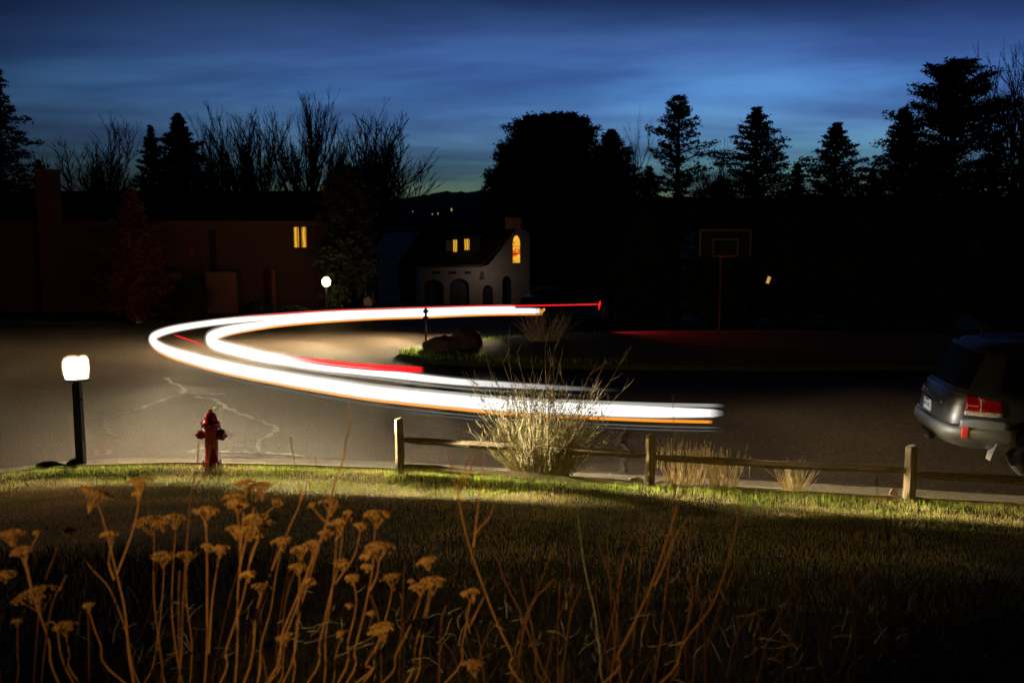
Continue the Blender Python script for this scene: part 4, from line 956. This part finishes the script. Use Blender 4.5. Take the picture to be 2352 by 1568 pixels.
# ------------------------------------------------------------------ house B (arched, lower down the hill)
def houseB():
    Y = 62.0; base = gz(-1, Y) - .2
    P = lambda x, y, Y_=Y: WY(x, y, Y_)
    o = empty('arched_house', (P(1080, 700).x, Y, base + .2), 'pale stucco house with arched garage doors and lit upper windows, down the hill', 'house')
    x0, x1, xg, xr = P(955, 1).x, P(1140, 1).x, P(1095, 1).x, P(1218, 1).x; zt = P(1000, 614).z
    def arch_wall(name, x0, x1, z0, top, holes, y, th=.3, m='stucco'):
        """front wall with arched openings; top is a function of x"""
        xs_ = sorted(set([x0, x1] + [h[0] + (h[1] - h[0]) * k / 12 for h in holes for k in range(13)] + list(np.linspace(x0, x1, 14)))); q = MB()
        for a, b_ in zip(xs_[:-1], xs_[1:]):
            m_ = (a + b_) / 2; H_ = [h for h in holes if h[0] < m_ < h[1]]
            def hz(x, h):
                c = (h[0] + h[1]) / 2; w = (h[1] - h[0]) / 2; t = min(1, abs(x - c) / w); return h[3] - h[4] * (1 - math.sqrt(max(0, 1 - t * t)))
            segs = [(lambda x: z0, lambda x: top(x))]
            if H_:
                h = H_[0]; segs = [(lambda x: hz(x, h), lambda x: top(x))]
                if h[2] > z0 + .01: segs.append((lambda x: z0, lambda x: h[2]))
            for lo, hi in segs:
                v = [(a, y, lo(a)), (b_, y, lo(b_)), (b_, y, hi(b_)), (a, y, hi(a)), (a, y + th, lo(a)), (b_, y + th, lo(b_)), (b_, y + th, hi(b_)), (a, y + th, hi(a))]
                q.add([rel(Vector(p), o) for p in v], [(0, 1, 2, 3), (7, 6, 5, 4), (0, 4, 5, 1), (3, 2, 6, 7)])
        return q.build(name, M[m], o)
    g = [(P(964, 1).x, P(1013, 1).x, base, P(1, 642).z, .5), (P(1027, 1).x, P(1074, 1).x, base, P(1, 640).z, .5)]
    arch_wall('garage_wall', x0, xg, base, lambda x: zt, g, Y)
    for h in g:
        q = MB(); q.box(rel(Vector(((h[0] + h[1]) / 2, Y + .36, (base + h[3]) / 2)), o), (h[1] - h[0] + .1, .06, h[3] - base)); q.build('garage_door', mat('dark_garage_door', (.06, .055, .06), .7), o)
    apex = P(1188, 528).z
    def top(x):
        px_ = x / P(1188, 1).x * (1188 - CX) + CX
        return interp(x, [(xg, zt), (P(1120, 1).x, zt + .15), (P(1186, 1).x, apex), (P(1200, 1).x, apex + .1), (xr, apex - .25)])
    w = (P(1178, 1).x, P(1195, 1).x, P(1, 604).z, P(1, 541).z, .45)
    hs_ = [(P(1106, 1).x, P(1131, 1).x, base, P(1, 655).z, .4), (P(1153, 1).x, P(1174, 1).x, base, P(1, 634).z, .4), w]
    arch_wall('gable_wall', xg, xr, base, top, hs_, Y)
    for h in hs_[:2]:
        q = MB(); q.box(rel(Vector(((h[0] + h[1]) / 2, Y + .4, (base + h[3]) / 2)), o), (h[1] - h[0] + .1, .06, h[3] - base)); q.build('arched_opening', M['dark'], o)
    # arched lit window
    q = MB(); q.box(rel(Vector(((w[0] + w[1]) / 2, Y + .33, (w[2] + w[3]) / 2)), o), (w[1] - w[0] + .1, .04, w[3] - w[2] + .1))
    sg = emit('stained_glass', (1, .5, .03), 1); nt = sg.node_tree; em = [n for n in nt.nodes if n.type == 'EMISSION'][0]; tc = nt.nodes.new('ShaderNodeTexCoord'); vo = nt.nodes.new('ShaderNodeTexVoronoi'); vo.inputs['Scale'].default_value = 3.2
    rp = nt.nodes.new('ShaderNodeValToRGB'); e_ = rp.color_ramp.elements; e_[0].color = (1, .50, .04, 1); e_[0].position = 0; e_[1].color = (.85, .42, .03, 1); e_[1].position = .62; k = e_.new(.8); k.color = (.75, .1, .01, 1)
    sep = nt.nodes.new('ShaderNodeSeparateColor'); nt.links.new(tc.outputs['Object'], vo.inputs[0]); nt.links.new(vo.outputs['Color'], sep.inputs[0]); nt.links.new(sep.outputs[0], rp.inputs[0]); nt.links.new(rp.outputs[0], em.inputs[0])
    pn = q.build('arched_window', sg, o)
    q = MB(); q.box(rel(Vector(((w[0] + w[1]) / 2, Y + .29, w[2] + (w[3] - w[2]) * .33)), o), (w[1] - w[0], .04, .05)); q.box(rel(Vector(((w[0] + w[1]) / 2, Y + .29, w[2] + (w[3] - w[2]) * .6)), o), (w[1] - w[0], .04, .03)); q.build('muntin', M['dark'], pn)
    for px in (1005, 1041, 1075):
        p = P(px, 626); q = MB(); q.box(rel(Vector((p.x, Y - .04, p.z)), o), (.42, .08, .16), taper=.8); q.build('wall_vent', M['dark'], o)
    # round sconce; an added fill light stands well in front of the wall
    p = P(1107, 632); q = MB(); q.box(rel(Vector((p.x, Y - .1, p.z)), o), (.3, .18, .45), taper=.6); q.build('wall_sconce', M['dark'], o)
    point((P(1107, 632).x, Y - 1.7, P(1107, 624).z), 17, (1, .74, .60), .15, 'wall_fill_light')
    # left lean-to fascia
    q = MB(); a = P(916, 641, Y + 1); b_ = P(954, 614, Y + 1); q.box(rel(Vector(((a.x + b_.x) / 2, Y + 1.1, (a.z + b_.z) / 2)), o), (b_.x - a.x, .2, b_.z - a.z)); q.build('side_panel', mat('tan_panel', (.3, .18, .1), .9), o)
    q = MB(); q.box(rel(Vector(((a.x + b_.x) / 2, Y + 1.3, (base + a.z) / 2)), o), (b_.x - a.x, .2, a.z - base)); q.build('side_wall', M['dark'], o)
    # side + rear walls
    q = MB(); q.box(rel(Vector((xr - .15, Y + 4.3, (base + zt) / 2)), o), (.3, 8, zt - base)); q.box(rel(Vector((x0 + .15, Y + 4.3, (base + zt) / 2)), o), (.3, 8, zt - base)); q.box(rel(Vector(((x0 + xr) / 2, Y + 8.5, (base + zt) / 2)), o), (xr - x0, .3, zt - base)); q.build('wall', M['stucco'], o)
    # main roof rising behind
    rz = P(1080, 514, Y + 5).z; xl_ = P(905, 1).x; xr_ = P(1206, 1).x
    q = MB(); V = [Vector(p) for p in ((xl_, Y - .4, zt + .02), (xr_ - 1.1, Y - .1, zt + .02), (xr_, Y + 5, rz), (P(960, 1).x, Y + 5, rz), (xl_, Y + 9.5, zt + .02), (xr_, Y + 9.5, zt + .02))]
    V[1] = Vector((xg + .2, Y - .4, zt + .02)); 
    V = [rel(v, o) for v in V]; V2 = [v + Vector((0, 0, .15)) for v in V]
    q.add(V + V2, [(0, 3, 2, 1), (3, 4, 5, 2), (6, 7, 8, 9), (9, 8, 11, 10), (0, 1, 7, 6), (4, 10, 11, 5), (0, 6, 9, 3), (3, 9, 10, 4), (1, 2, 8, 7), (2, 5, 11, 8)]); q.build('roof', M['roof'], o)
    # dormer with two lit windows
    yd = Y + 1.2; a = P(1034, 1, yd).x; b_ = P(1100, 1, yd).x; zb, zt2 = P(1, 590, yd).z, P(1, 545, yd).z
    q = MB(); q.box(rel(Vector(((a + b_) / 2, yd + 1.5, (zb + zt2) / 2)), o), (b_ - a, 3, zt2 - zb)); q.build('dormer', M['dark'], o)
    q = MB(); q.box(rel(Vector(((a + b_) / 2, yd + 1.4, zt2 + .06)), o), (b_ - a + .4, 3.4, .12)); q.build('dormer_roof', M['roof'], o)
    for u0, u1, v0, v1 in ((1041.5, 1050, 585, 551), (1067, 1078, 574, 549)):
        p, r_ = P(u0, v0, yd - .02), P(u1, v1, yd - .02); q = MB(); q.box(rel(Vector(((p.x + r_.x) / 2, yd - .03, (p.z + r_.z) / 2)), o), (r_.x - p.x, .04, r_.z - p.z)); q.build('dormer_window', M['lit'], o)
    p = P(1035, 570, yd - .02); q = MB(); q.box(rel(Vector((p.x - .05, yd - .02, p.z)), o), (.5, .03, 1.0)); q.build('dormer_trim', M['stucco'], o)
    a, b_ = P(1160, 1, Y + 4).x, P(1198, 1, Y + 4).x; q = MB(); q.box(rel(Vector(((a + b_) / 2, Y + 4.4, (P(1, 500, Y + 4).z + zt) / 2)), o), (b_ - a, .8, P(1, 498, Y + 4).z - zt)); q.build('chimney', M['stucco'], o)
houseB()

# ------------------------------------------------------------------ basketball hoop
Yb = 26.5; a, b_ = WY(1608, 527, Yb), WY(1725, 590, Yb); zc = (a.z + b_.z) / 2; xc = (a.x + b_.x) / 2; bw = b_.x - a.x; bh = a.z - b_.z; gb = .15
hb = empty('basketball_hoop', (xc, Yb, gb), 'basketball backboard with white outlines on a tall thin pole in the dark yard', 'basketball hoop')
q = MB(); q.box((0, .04, zc - gb), (bw, .03, bh)); q.build('backboard', M['board'], hb)
bl = mat('backboard_line', (.2, .2, .2), .6)
q = MB(); lw = .035
for x_, z_, w, h in ((-bw / 2 + lw / 2, 0, lw, bh), (bw / 2 - lw / 2, 0, lw, bh), (0, bh / 2 - lw / 2, bw - 2 * lw, lw)): q.box((x_, .018, zc - gb + z_), (w, .008, h))
iw, ih = 56 / F * Yb, 38 / F * Yb; zi = -bh / 2 + ih / 2 + .02
for x_, z_, w, h in ((-iw / 2, zi, lw, ih), (iw / 2, zi, lw, ih), (0, zi + ih / 2, iw + lw, lw), (0, zi - ih / 2, iw + lw, lw)): q.box((x_, .018, zc - gb + z_), (w, .008, h))
q.build('board_lines', bl, hb)
q = MB(); q.tube([(.22 * math.cos(t), -.24 + .22 * math.sin(t), zc - gb - bh / 2 + .02) for t in np.linspace(0, 2 * math.pi, 25)], .01, 6); q.build('rim', M['rim_orange'], hb)
q = MB(); q.tube([(0, .5, 0), (0, .5, zc - gb - .4), (0, .07, zc - gb)], .04, 8); q.build('pole', M['dark'], hb)

# ------------------------------------------------------------------ vehicles
class Body:
    """stack of superellipse outlines; psi=0 at the rear centre, +90 deg at the car's right side"""
    def __init__(s, lv, n=5): s.lv = lv; s.n = n
    def at(s, z):
        Z = [l[0] for l in s.lv]; return [float(np.interp(z, Z, [l[k] for l in s.lv])) for k in (1, 2, 3)]
    def p(s, psi, z, off=0):
        xr, xf, hw = s.at(z); xr -= off; xf += off; hw += off; c, d = math.cos(psi), math.sin(psi); e = 2 / s.n
        a = (xf - xr) / 2; return Vector(((xf + xr) / 2 - a * math.copysign(abs(c) ** e, c), -hw * math.copysign(abs(d) ** e, d), z))
    def mesh(s, q, step=.04, N=128):
        zs = []
        for a, b_ in zip(s.lv[:-1], s.lv[1:]):
            k = max(1, int((b_[0] - a[0]) / step)); zs += [a[0] + (b_[0] - a[0]) * i / k for i in range(k)]
        zs.append(s.lv[-1][0]); psis = [2 * math.pi * i / N for i in range(N)]; vs = [s.p(w, z) for z in zs for w in psis]
        fs = [(r_ * N + i, r_ * N + (i + 1) % N, (r_ + 1) * N + (i + 1) % N, (r_ + 1) * N + i) for r_ in range(len(zs) - 1) for i in range(N)]
        fs += [tuple(range(N))[::-1], tuple((len(zs) - 1) * N + i for i in range(N))]; q.add(vs, fs)
    def patch(s, q, w0, w1, z0, z1, off=.004, nw=14, nz=8, th=.02, tz0=None, tz1=None):
        """raised panel; z limits may be functions of t in 0..1"""
        f0 = z0 if callable(z0) else (lambda t: z0); f1 = z1 if callable(z1) else (lambda t: z1); vs = []
        for o_ in (off, off - th):
            for j in range(nz + 1):
                for i in range(nw + 1):
                    t = i / nw; z = f0(t) + (f1(t) - f0(t)) * j / nz; vs.append(s.p(R(w0 + (w1 - w0) * t), z, o_))
        m_ = (nw + 1) * (nz + 1); fs = []
        for j in range(nz):
            for i in range(nw):
                a = j * (nw + 1) + i; fs.append((a, a + 1, a + nw + 2, a + nw + 1))
        def edge(L): fs.extend((L[i], L[i] + m_, L[i + 1] + m_, L[i + 1]) for i in range(len(L) - 1))
        edge([i for i in range(nw + 1)]); edge([nz * (nw + 1) + i for i in range(nw, -1, -1)]); edge([j * (nw + 1) for j in range(nz, -1, -1)]); edge([j * (nw + 1) + nw for j in range(nz + 1)])
        q.add(vs, fs)
def cut_wheels(o, cyl):
    bm = bmesh.new()
    for (x, z, r_, w) in cyl:
        mt = Matrix.Translation((x, 0, z)) @ Matrix.Rotation(R(90), 4, 'X'); bmesh.ops.create_cone(bm, cap_ends=True, segments=40, radius1=r_, radius2=r_, depth=w, matrix=mt)
    me = bpy.data.meshes.new('cut'); bm.to_mesh(me); bm.free(); c = bpy.data.objects.new('cut', me); COL.objects.link(c)
    keep = o.parent; o.parent = None; md = o.modifiers.new('b', 'BOOLEAN'); md.operation = 'DIFFERENCE'; md.solver = 'EXACT'; md.object = c
    bpy.context.view_layer.update(); dg = bpy.context.evaluated_depsgraph_get(); nm = bpy.data.meshes.new_from_object(o.evaluated_get(dg)); o.modifiers.clear(); o.data = nm; bpy.data.objects.remove(c); o.parent = keep
    return o
def wheel(root, x, y, r_, w, side):
    q = MB(); ax = Matrix.Rotation(R(90), 3, 'X')
    q.lathe([(r_ * .62, -w / 2), (r_ * .9, -w / 2), (r_ * .97, -w / 2 + .03), (r_, -w / 4), (r_, w / 4), (r_ * .97, w / 2 - .03), (r_ * .9, w / 2), (r_ * .62, w / 2)], c=(x, y, r_), axis=ax, seg=40)
    wh = q.build('wheel', M['black'], root, smooth=True); q = MB(); yo = y + side * (w / 2 - .03)
    q.lathe([(.05, -.02), (r_ * .62, -.02), (r_ * .62, .02), (r_ * .56, .02)], c=(x, yo - side * .03, r_), axis=ax, seg=30)
    for k in range(5):
        a = k * 2 * math.pi / 5; rot = Matrix.Rotation(a, 3, 'Y'); q.box(Vector((x, yo, r_)) + rot @ Vector((r_ * .32, 0, 0)), (r_ * .56, .03, .07), rot=rot)
    q.build('rim', M['chrome'], wh)
TH = R(-7); nearc = Vector((5.36, 12.05, 0)); lat = Vector((-math.sin(TH), math.cos(TH), 0)); rc = nearc + lat * .97
suv = empty('parked_suv', (rc.x, rc.y, .01), 'dark grey four-wheel-drive vehicle parked at the right, seen from its rear corner', 'car', rz=TH); suv.scale = (1, 1, .935)
bd = Body([(.36, .30, 4.6, .84), (.44, .12, 4.85, .93), (.58, .06, 4.92, .965), (.80, .07, 4.92, .975), (.98, .10, 4.9, .975), (1.06, .12, 4.6, .965), (1.12, .15, 3.75, .94), (1.20, .20, 3.55, .90),
           (1.45, .33, 3.15, .82), (1.66, .45, 2.85, .755), (1.76, .55, 2.7, .70), (1.81, .75, 2.5, .58), (1.83, 1.2, 2.1, .3)])
q = MB(); bd.mesh(q); body = q.build('body', M['paint'], suv, smooth=True); cut_wheels(body, [(1.16, .40, .50, 3), (4.0, .40, .50, 3)])
for p_ in body.data.polygons: p_.use_smooth = True
q = MB(); q.box((2.5, 0, .5), (4.2, 1.3, .25)); q.build('underbody', M['black'], suv)
for x in (1.16, 4.0):
    for s_ in (-1, 1): wheel(suv, x, s_ * .82, .38, .26, s_)
# rear bumper: rows lofted round the tail
rows = [(.37, -.06), (.385, -.005), (.42, .03), (.50, .055), (.60, .065), (.675, .06), (.70, .045), (.708, .02), (.709, -.02), (.72, -.05)]
q = MB(); N = 40; vs = []
for z, of in rows:
    for i in range(N + 1):
        t = -68 + 136 * i / N; vs.append(bd.p(R(t), z if abs(t) < 61 or z < .6 else z - 0, of))
q.add(vs, [(r_ * (N + 1) + i, r_ * (N + 1) + i + 1, (r_ + 1) * (N + 1) + i + 1, (r_ + 1) * (N + 1) + i) for r_ in range(len(rows) - 1) for i in range(N)])
bmp = q.build('rear_bumper', M['bumper'], suv, smooth=True)
sm = bmp.modifiers.new('t', 'SOLIDIFY'); sm.thickness = .012
# raised bumper corners above the step (both sides)
for s_ in (-1, 1):
    q = MB(); bd.patch(q, s_ * 34, s_ * 64, .68, lambda t: .80 + .02 * math.sin(t * 3.14), off=.045, th=.08, nw=16); q.build('bumper_corner', M['bumper'], suv, smooth=True)
    q = MB(); bd.patch(q, s_ * 37, s_ * 43, .56, .715, off=.070, th=.03, nw=5); q.build('reflector', M['reflector'], suv, smooth=True)
q = MB()
for i in range(22):
    t = -30 + 60 * i / 21
    c = bd.p(R(t), .7, .01); q = MB(); q.box((c.x, c.y, .717), (.045, .02, .010)); q.build('step_tread', M['flap'], suv)
q = MB(); V = []
for i in range(31):
    t = R(-32 + 64 * i / 30); a, b_ = bd.p(t, .7, .045), bd.p(t, .7, -.03); V += [(a.x, a.y, .7125), (b_.x, b_.y, .7125)]
q.add(V, [(2 * i, 2 * i + 1, 2 * i + 3, 2 * i + 2) for i in range(30)]); q.build('step_pad', M['pad'], suv)
# tow hitch
q = MB(); hx = bd.p(0, .45, .06).x
q.box((hx - .01, 0, .43), (.10, .09, .09)); q.tube([(hx, .12 + .04 * math.cos(t), .43 + .05 * math.sin(t)) for t in np.linspace(0, 6.28, 14)], .009, 6); q.tube([(hx, -.12 + .04 * math.cos(t), .43 + .05 * math.sin(t)) for t in np.linspace(0, 6.28, 14)], .009, 6)
q.build('tow_hitch', M['chrome'], suv)
q = MB(); q.box((hx + .01, 0, .45), (.08, .34, .13)); q.build('hitch_recess', M['black'], suv)
# lamps
for s_ in (-1, 1):
    q = MB(); bd.patch(q, s_ * 35, s_ * 60, lambda t: .925 - .01 * t, lambda t: 1.125 - .05 * t * t, off=.016, th=.05, nw=16); tl = q.build('tail_light', M['lens_red'], suv, smooth=True)
    q = MB(); bd.patch(q, s_ * 35, s_ * 60, lambda t: .865 - .005 * t, lambda t: .922 - .01 * t, off=.018, th=.05, nw=16); q.build('clear_lens', M['lens_clear'], tl, smooth=True)
    q = MB(); bd.patch(q, s_ * 46.5, s_ * 47.2, .93, 1.11, off=.02, th=.01, nw=1); q.build('lens_divider', M['lens_clear'], tl)
    q = MB(); bd.patch(q, s_ * 36, s_ * 45, .985, 1.0, off=.02, th=.01, nw=6, nz=2); q.build('lens_band', M['reflector'], tl)
# rear glass, tailgate seams, trims
q = MB(); bd.patch(q, -33, 33, 1.2, 1.66, off=.006, th=.02); q.build('rear_window', M['glass'], suv, smooth=True)
for s_ in (-1, 1):
    q = MB(); bd.patch(q, s_ * 62, s_ * 84, 1.19, lambda t: 1.62, off=.006); q.build('side_window', M['glass'], suv, smooth=True)
    q = MB(); bd.patch(q, s_ * 85.5, s_ * 112, 1.19, 1.62, off=.006); q.build('side_window', M['glass'], suv, smooth=True)
    q = MB(); q.tube([(.8, s_ * .55, 1.87), (1.6, s_ * .58, 1.90), (2.6, s_ * .56, 1.87)], .018, 8); q.tube([(.85, s_ * .55, 1.80), (.85, s_ * .55, 1.88)], .015, 6); q.tube([(2.5, s_ * .55, 1.78), (2.5, s_ * .56, 1.87)], .015, 6); q.build('roof_rail', M['steel'], suv)
    q = MB(); bd.patch(q, s_ * 55, s_ * 55.6, .72, 1.15, off=.003, th=.01, nw=1); q.build('panel_seam', M['black'], suv)
    q = MB(); bd.patch(q, s_ * 34, s_ * 34.5, .73, 1.5, off=.003, th=.01, nw=1); q.build('panel_seam', M['black'], suv)
    q = MB(); q.box((.64, s_ * .86, .38), (.13, .16, .26), rot=Matrix.Rotation(R(20), 3, 'Y'), taper=1.25); q.build('mud_flap', M['flap'], suv, bevel=.006)
    q = MB(); q.box((3.35, s_ * 1.02, 1.2), (.1, .2, .18)); q.build('side_mirror', M['paint'], suv, bevel=.03)
    q = MB(); bd.patch(q, s_ * 138, s_ * 152, .8, .95, off=.01, th=.04); q.build('headlight', M['lens_clear'], suv, smooth=True)
q = MB(); bd.patch(q, -34, 34, .985, .99, off=.004, th=.01); q.build('panel_seam', M['black'], suv)
q = MB(); bd.patch(q, -16, 8, .945, .968, off=.022, th=.03); q.build('chrome_strip', M['chrome'], suv, smooth=True)
q = MB(); bd.patch(q, -35, 60, 1.128, 1.134, off=.012, th=.03, nw=30); q.build('trim_line', M['chrome'], suv, smooth=True)
q = MB(); bd.patch(q, -34, 34, 1.69, 1.72, off=.05, th=.09); q.build('rear_spoiler', M['paint'], suv, smooth=True)
q = MB(); c = bd.p(R(-6), 1.02, .01); q.tube([c + Vector((0, .07 * math.cos(t), .045 * math.sin(t))) for t in np.linspace(0, 6.283, 20)], .006, 6); q.tube([c + Vector((-.002, .035 * math.cos(t), .04 * math.sin(t))) for t in np.linspace(0, 6.283, 16)], .004, 6); q.build('emblem', M['chrome'], suv)
# plate and lettering
def text(body_, size, m, parent, loc, rot, name, ext=.002):
    cu = bpy.data.curves.new(name, 'FONT'); cu.body = body_; cu.size = size; cu.extrude = ext; cu.align_x = 'CENTER'; cu.align_y = 'CENTER'
    t = bpy.data.objects.new(name, cu); COL.objects.link(t); bpy.context.view_layer.update()
    me = bpy.data.meshes.new_from_object(t.evaluated_get(bpy.context.evaluated_depsgraph_get())); bpy.data.objects.remove(t)
    me.materials.clear(); me.materials.append(m); o = bpy.data.objects.new(name, me); COL.objects.link(o); o.parent = parent; o.location = loc; o.rotation_euler = rot; return o
py = .10; px_ = bd.p(R(-3), .83, .0).x
q = MB(); q.box((px_ - .012, py, .835), (.014, .31, .16)); pl = q.build('license_plate', M['plate'], suv, bevel=.004)
RR = (R(90), 0, R(-90))
text('072 0C', .085, M['plate_ink'], pl, (px_ - .021, py, .83), RR, 'plate_number')
text('COLORADO', .028, M['plate_ink'], pl, (px_ - .021, py, .897), RR, 'plate_state')
text('LAND CRUISER', .042, M['chrome'], suv, (bd.p(0, .93, .0).x - .012, py, .933), RR, 'badge_lettering', .004)
text('V8', .04, M['chrome'], suv, (bd.p(R(-30), .80, .01).x - .006, -.62, .80), (R(90), 0, R(-80)), 'badge_lettering', .004)

# far parked car
e = WY(1284, 716, 52); e.z = gz(e.x, 52)
fc = empty('parked_sedan', e, 'blue-grey car parked far down the street behind the end of the trails', 'car', rz=R(35))
b2 = Body([(.25, -2.1, 2.1, .78), (.45, -2.2, 2.2, .86), (.8, -2.2, 2.15, .87), (.9, -2.05, 1.7, .84), (.98, -1.6, 1.0, .78), (1.2, -1.2, .6, .68), (1.38, -.8, .2, .6), (1.42, -.5, 0, .4)], n=4)
q = MB(); b2.mesh(q, step=.06, N=80); o = q.build('body', M['bluecar'], fc, smooth=True); cut_wheels(o, [(-1.35, .33, .4, 2.5), (1.35, .33, .4, 2.5)])
for x in (-1.35, 1.35):
    for s_ in (-1, 1): wheel(fc, x, s_ * .75, .32, .2, s_)
for s_ in (-1, 1):
    q = MB(); b2.patch(q, s_ * 58, s_ * 120, 1.0, 1.3, off=.006); q.build('side_window', M['glass'], fc, smooth=True)
    q = MB(); b2.patch(q, s_ * 30, s_ * 48, .6, .75, off=.006); q.build('tail_light', M['lens_red'], fc, smooth=True)
q = MB(); b2.patch(q, -28, 28, 1.0, 1.3, off=.006); q.build('rear_window', M['glass'], fc, smooth=True)

# ------------------------------------------------------------------ lit things far off in the dark
M['warm'] = emit('warm_far_light', (1, .5, .12), .6)
for (x, y, w, h, Y, lb, cat) in [(1765, 643, 7, 16, 34, 'small orange lit pane glimpsed through the dark trees right of the hoop', 'window')]:
    p = WY(x, y, Y); q = MB(); q.box((0, 0, 0), (w / F * Y, .03, h / F * Y), rot=Matrix.Rotation(R(18), 3, 'Y')); o = q.build('lit_pane', M['warm'], None); o.location = p; tag(o, lb, cat)
M['city'] = emit('city_light', (1, .6, .25), .35)
for (x, y, s_, lb) in [(1037, 482, 3.0, 'brightest of the tiny lights in the valley below the mountains'), (1006, 491, 2.0, 'tiny valley light left of the brightest one'),
                       (993, 492, 1.8, 'faint tiny valley light left of two others'), (948, 486, 1.4, 'faint valley light at the left, among bare branches')]:
    p = WY(x, y, 420); q = MB(); r_ = s_ / F * 420; q.lathe([(.1 * r_, -r_ * 1.6), (r_ * .8, 0), (.1 * r_, r_ * 1.6)], seg=8); q.tube([(0, 0, -r_), (0, 0, -(p.z + 50))], .25, 6)
    o = q.build('distant_lamp', M['city'], None); o.location = p; q.f = q.f; tag(o, lb, 'distant light', 'lights in the valley')
    me = o.data
    ms = M['steel']; me.materials.append(ms)
    for pl_ in me.polygons:
        if pl_.center.z < -r_ * 1.7: pl_.material_index = 1
# mountains, with the air haze put into their blue surface colour
mm = mat('mountain_haze_blue', (.06, .08, .12), .95, col2=(.08, .10, .15), scale=.002)
ridge_px = [(-200, 452), (300, 455), (700, 458), (900, 458), (960, 452), (1000, 442), (1022, 440), (1045, 443), (1060, 438), (1080, 442), (1110, 437), (1150, 436), (1300, 445), (1600, 455), (2000, 450), (2600, 455)]
mb = MB(); Ym = 7000; NX = 260; NR = 10; random.seed(4)
for i in range(NX + 1):
    x = -200 + 2800 * i / NX; top = interp(x, ridge_px) + 1.6 * math.sin(x * .09) + 1.1 * math.sin(x * .23 + 1)
    for j in range(NR + 1):
        t = j / NR; Yj = Ym + 900 * (1 - abs(2 * t - 1)) - 900; T = WY(x, top, Ym).z; z = -75 + (T + 75) * (1 - abs(2 * t - 1)) ** .9 + 12 * math.sin(i * .7 + j) * (t not in (0, .5, 1)); yy = Ym - 1800 + 3600 * t
        mb.v.append((WY(x, 500, Ym).x, yy, z))
for i in range(NX):
    for j in range(NR):
        a = i * (NR + 1) + j; mb.f.append((a, a + NR + 1, a + NR + 2, a + 1))
tag(mb.build('mountains', mm, smooth=True), kind='structure')

# ------------------------------------------------------------------ sky
W_ = bpy.data.worlds.new('World'); S.world = W_; W_.use_nodes = True; nt = W_.node_tree; N_ = nt.nodes; Lk = nt.links
sky = N_.new('ShaderNodeTexSky'); sky.sky_type = 'NISHITA'; sky.sun_disc = False; sky.sun_elevation = R(-1); sky.sun_rotation = R(25); sky.ozone_density = 10; sky.dust_density = 0
tc = N_.new('ShaderNodeTexCoord'); sx = N_.new('ShaderNodeSeparateXYZ'); Lk.new(tc.outputs['Generated'], sx.inputs[0])
def math_(op, a, b_=None, clamp=False):
    n = N_.new('ShaderNodeMath'); n.operation = op; n.use_clamp = clamp
    for i, v in enumerate((a, b_)):
        if v is None: continue
        if isinstance(v, (int, float)): n.inputs[i].default_value = v
        else: Lk.new(v, n.inputs[i])
    return n.outputs[0]
def ramp(fac, stops, rgb=False):
    r_ = N_.new('ShaderNodeValToRGB'); e_ = r_.color_ramp.elements
    while len(e_) < len(stops): e_.new(.5)
    for k, (p, c) in zip(e_, stops): k.position = p; k.color = (*c, 1) if len(c) == 3 else c
    Lk.new(fac, r_.inputs[0]); return r_.outputs[0]
hs = N_.new('ShaderNodeHueSaturation'); hs.inputs['Saturation'].default_value = .80; hs.inputs['Value'].default_value = 1; Lk.new(sky.outputs[0], hs.inputs['Color'])
# darkening away from the afterglow in the west-north-west, and towards the zenith
dirw = math_('ADD', math_('MULTIPLY', sx.outputs[0], .36), math_('MULTIPLY', sx.outputs[1], .93))
wf = ramp(math_('MULTIPLY_ADD', dirw, .5), [(0, (.04, .04, .05)), (.5, (.07, .07, .08)), (.72, (.2, .2, .22)), (.83, (.45, .47, .45)), (.95, (1, 1, 1))])
wf_n = wf.node.inputs[0].links[0].from_node; wf_n.inputs[2].default_value = .5
el = ramp(sx.outputs[2], [(0, (.9, .95, .70)), (.03, (1.0, 1.02, .66)), (.07, (.9, 1.0, .8)), (.12, (.6, .98, .86)), (.155, (.36, .55, .55)), (.21, (.08, .15, .15)), (.34, (.035, .06, .07)), (1, (.012, .02, .025))])
# cloud layers: direction projected on a flat layer, stretched along the wind
dz = math_('ADD', math_('MAXIMUM', sx.outputs[2], 0), .10)
cv = N_.new('ShaderNodeCombineXYZ'); Lk.new(math_('DIVIDE', sx.outputs[0], dz), cv.inputs[0]); Lk.new(math_('DIVIDE', sx.outputs[1], dz), cv.inputs[1])
mp = N_.new('ShaderNodeMapping'); mp.inputs['Rotation'].default_value = (0, 0, R(28)); mp.inputs['Scale'].default_value = (.42, .62, 1); mp.inputs['Location'].default_value = (1.7, .4, 0); Lk.new(cv.outputs[0], mp.inputs[0])
ns = N_.new('ShaderNodeTexNoise'); ns.inputs['Scale'].default_value = 1.0; ns.inputs['Detail'].default_value = 7; ns.inputs['Roughness'].default_value = .53; ns.inputs['Distortion'].default_value = .25; Lk.new(mp.outputs[0], ns.inputs['Vector'])
cm_ = ramp(ns.outputs[0], [(.34, (1.3, 1.62, 1.08)), (.45, (.95, 1.16, .9)), (.54, (.62, .74, .64)), (.66, (.43, .45, .44))])
def mul(a, b_, f=1.0):
    m = N_.new('ShaderNodeMix'); m.data_type = 'RGBA'; m.blend_type = 'MULTIPLY'; m.inputs[0].default_value = f; Lk.new(a, m.inputs[6]); Lk.new(b_, m.inputs[7]); return m.outputs[2]
c = mul(mul(mul(hs.outputs[0], wf), el), cm_); Lk.new(c, N_['Background'].inputs[0]); N_['Background'].inputs[1].default_value = 1.38
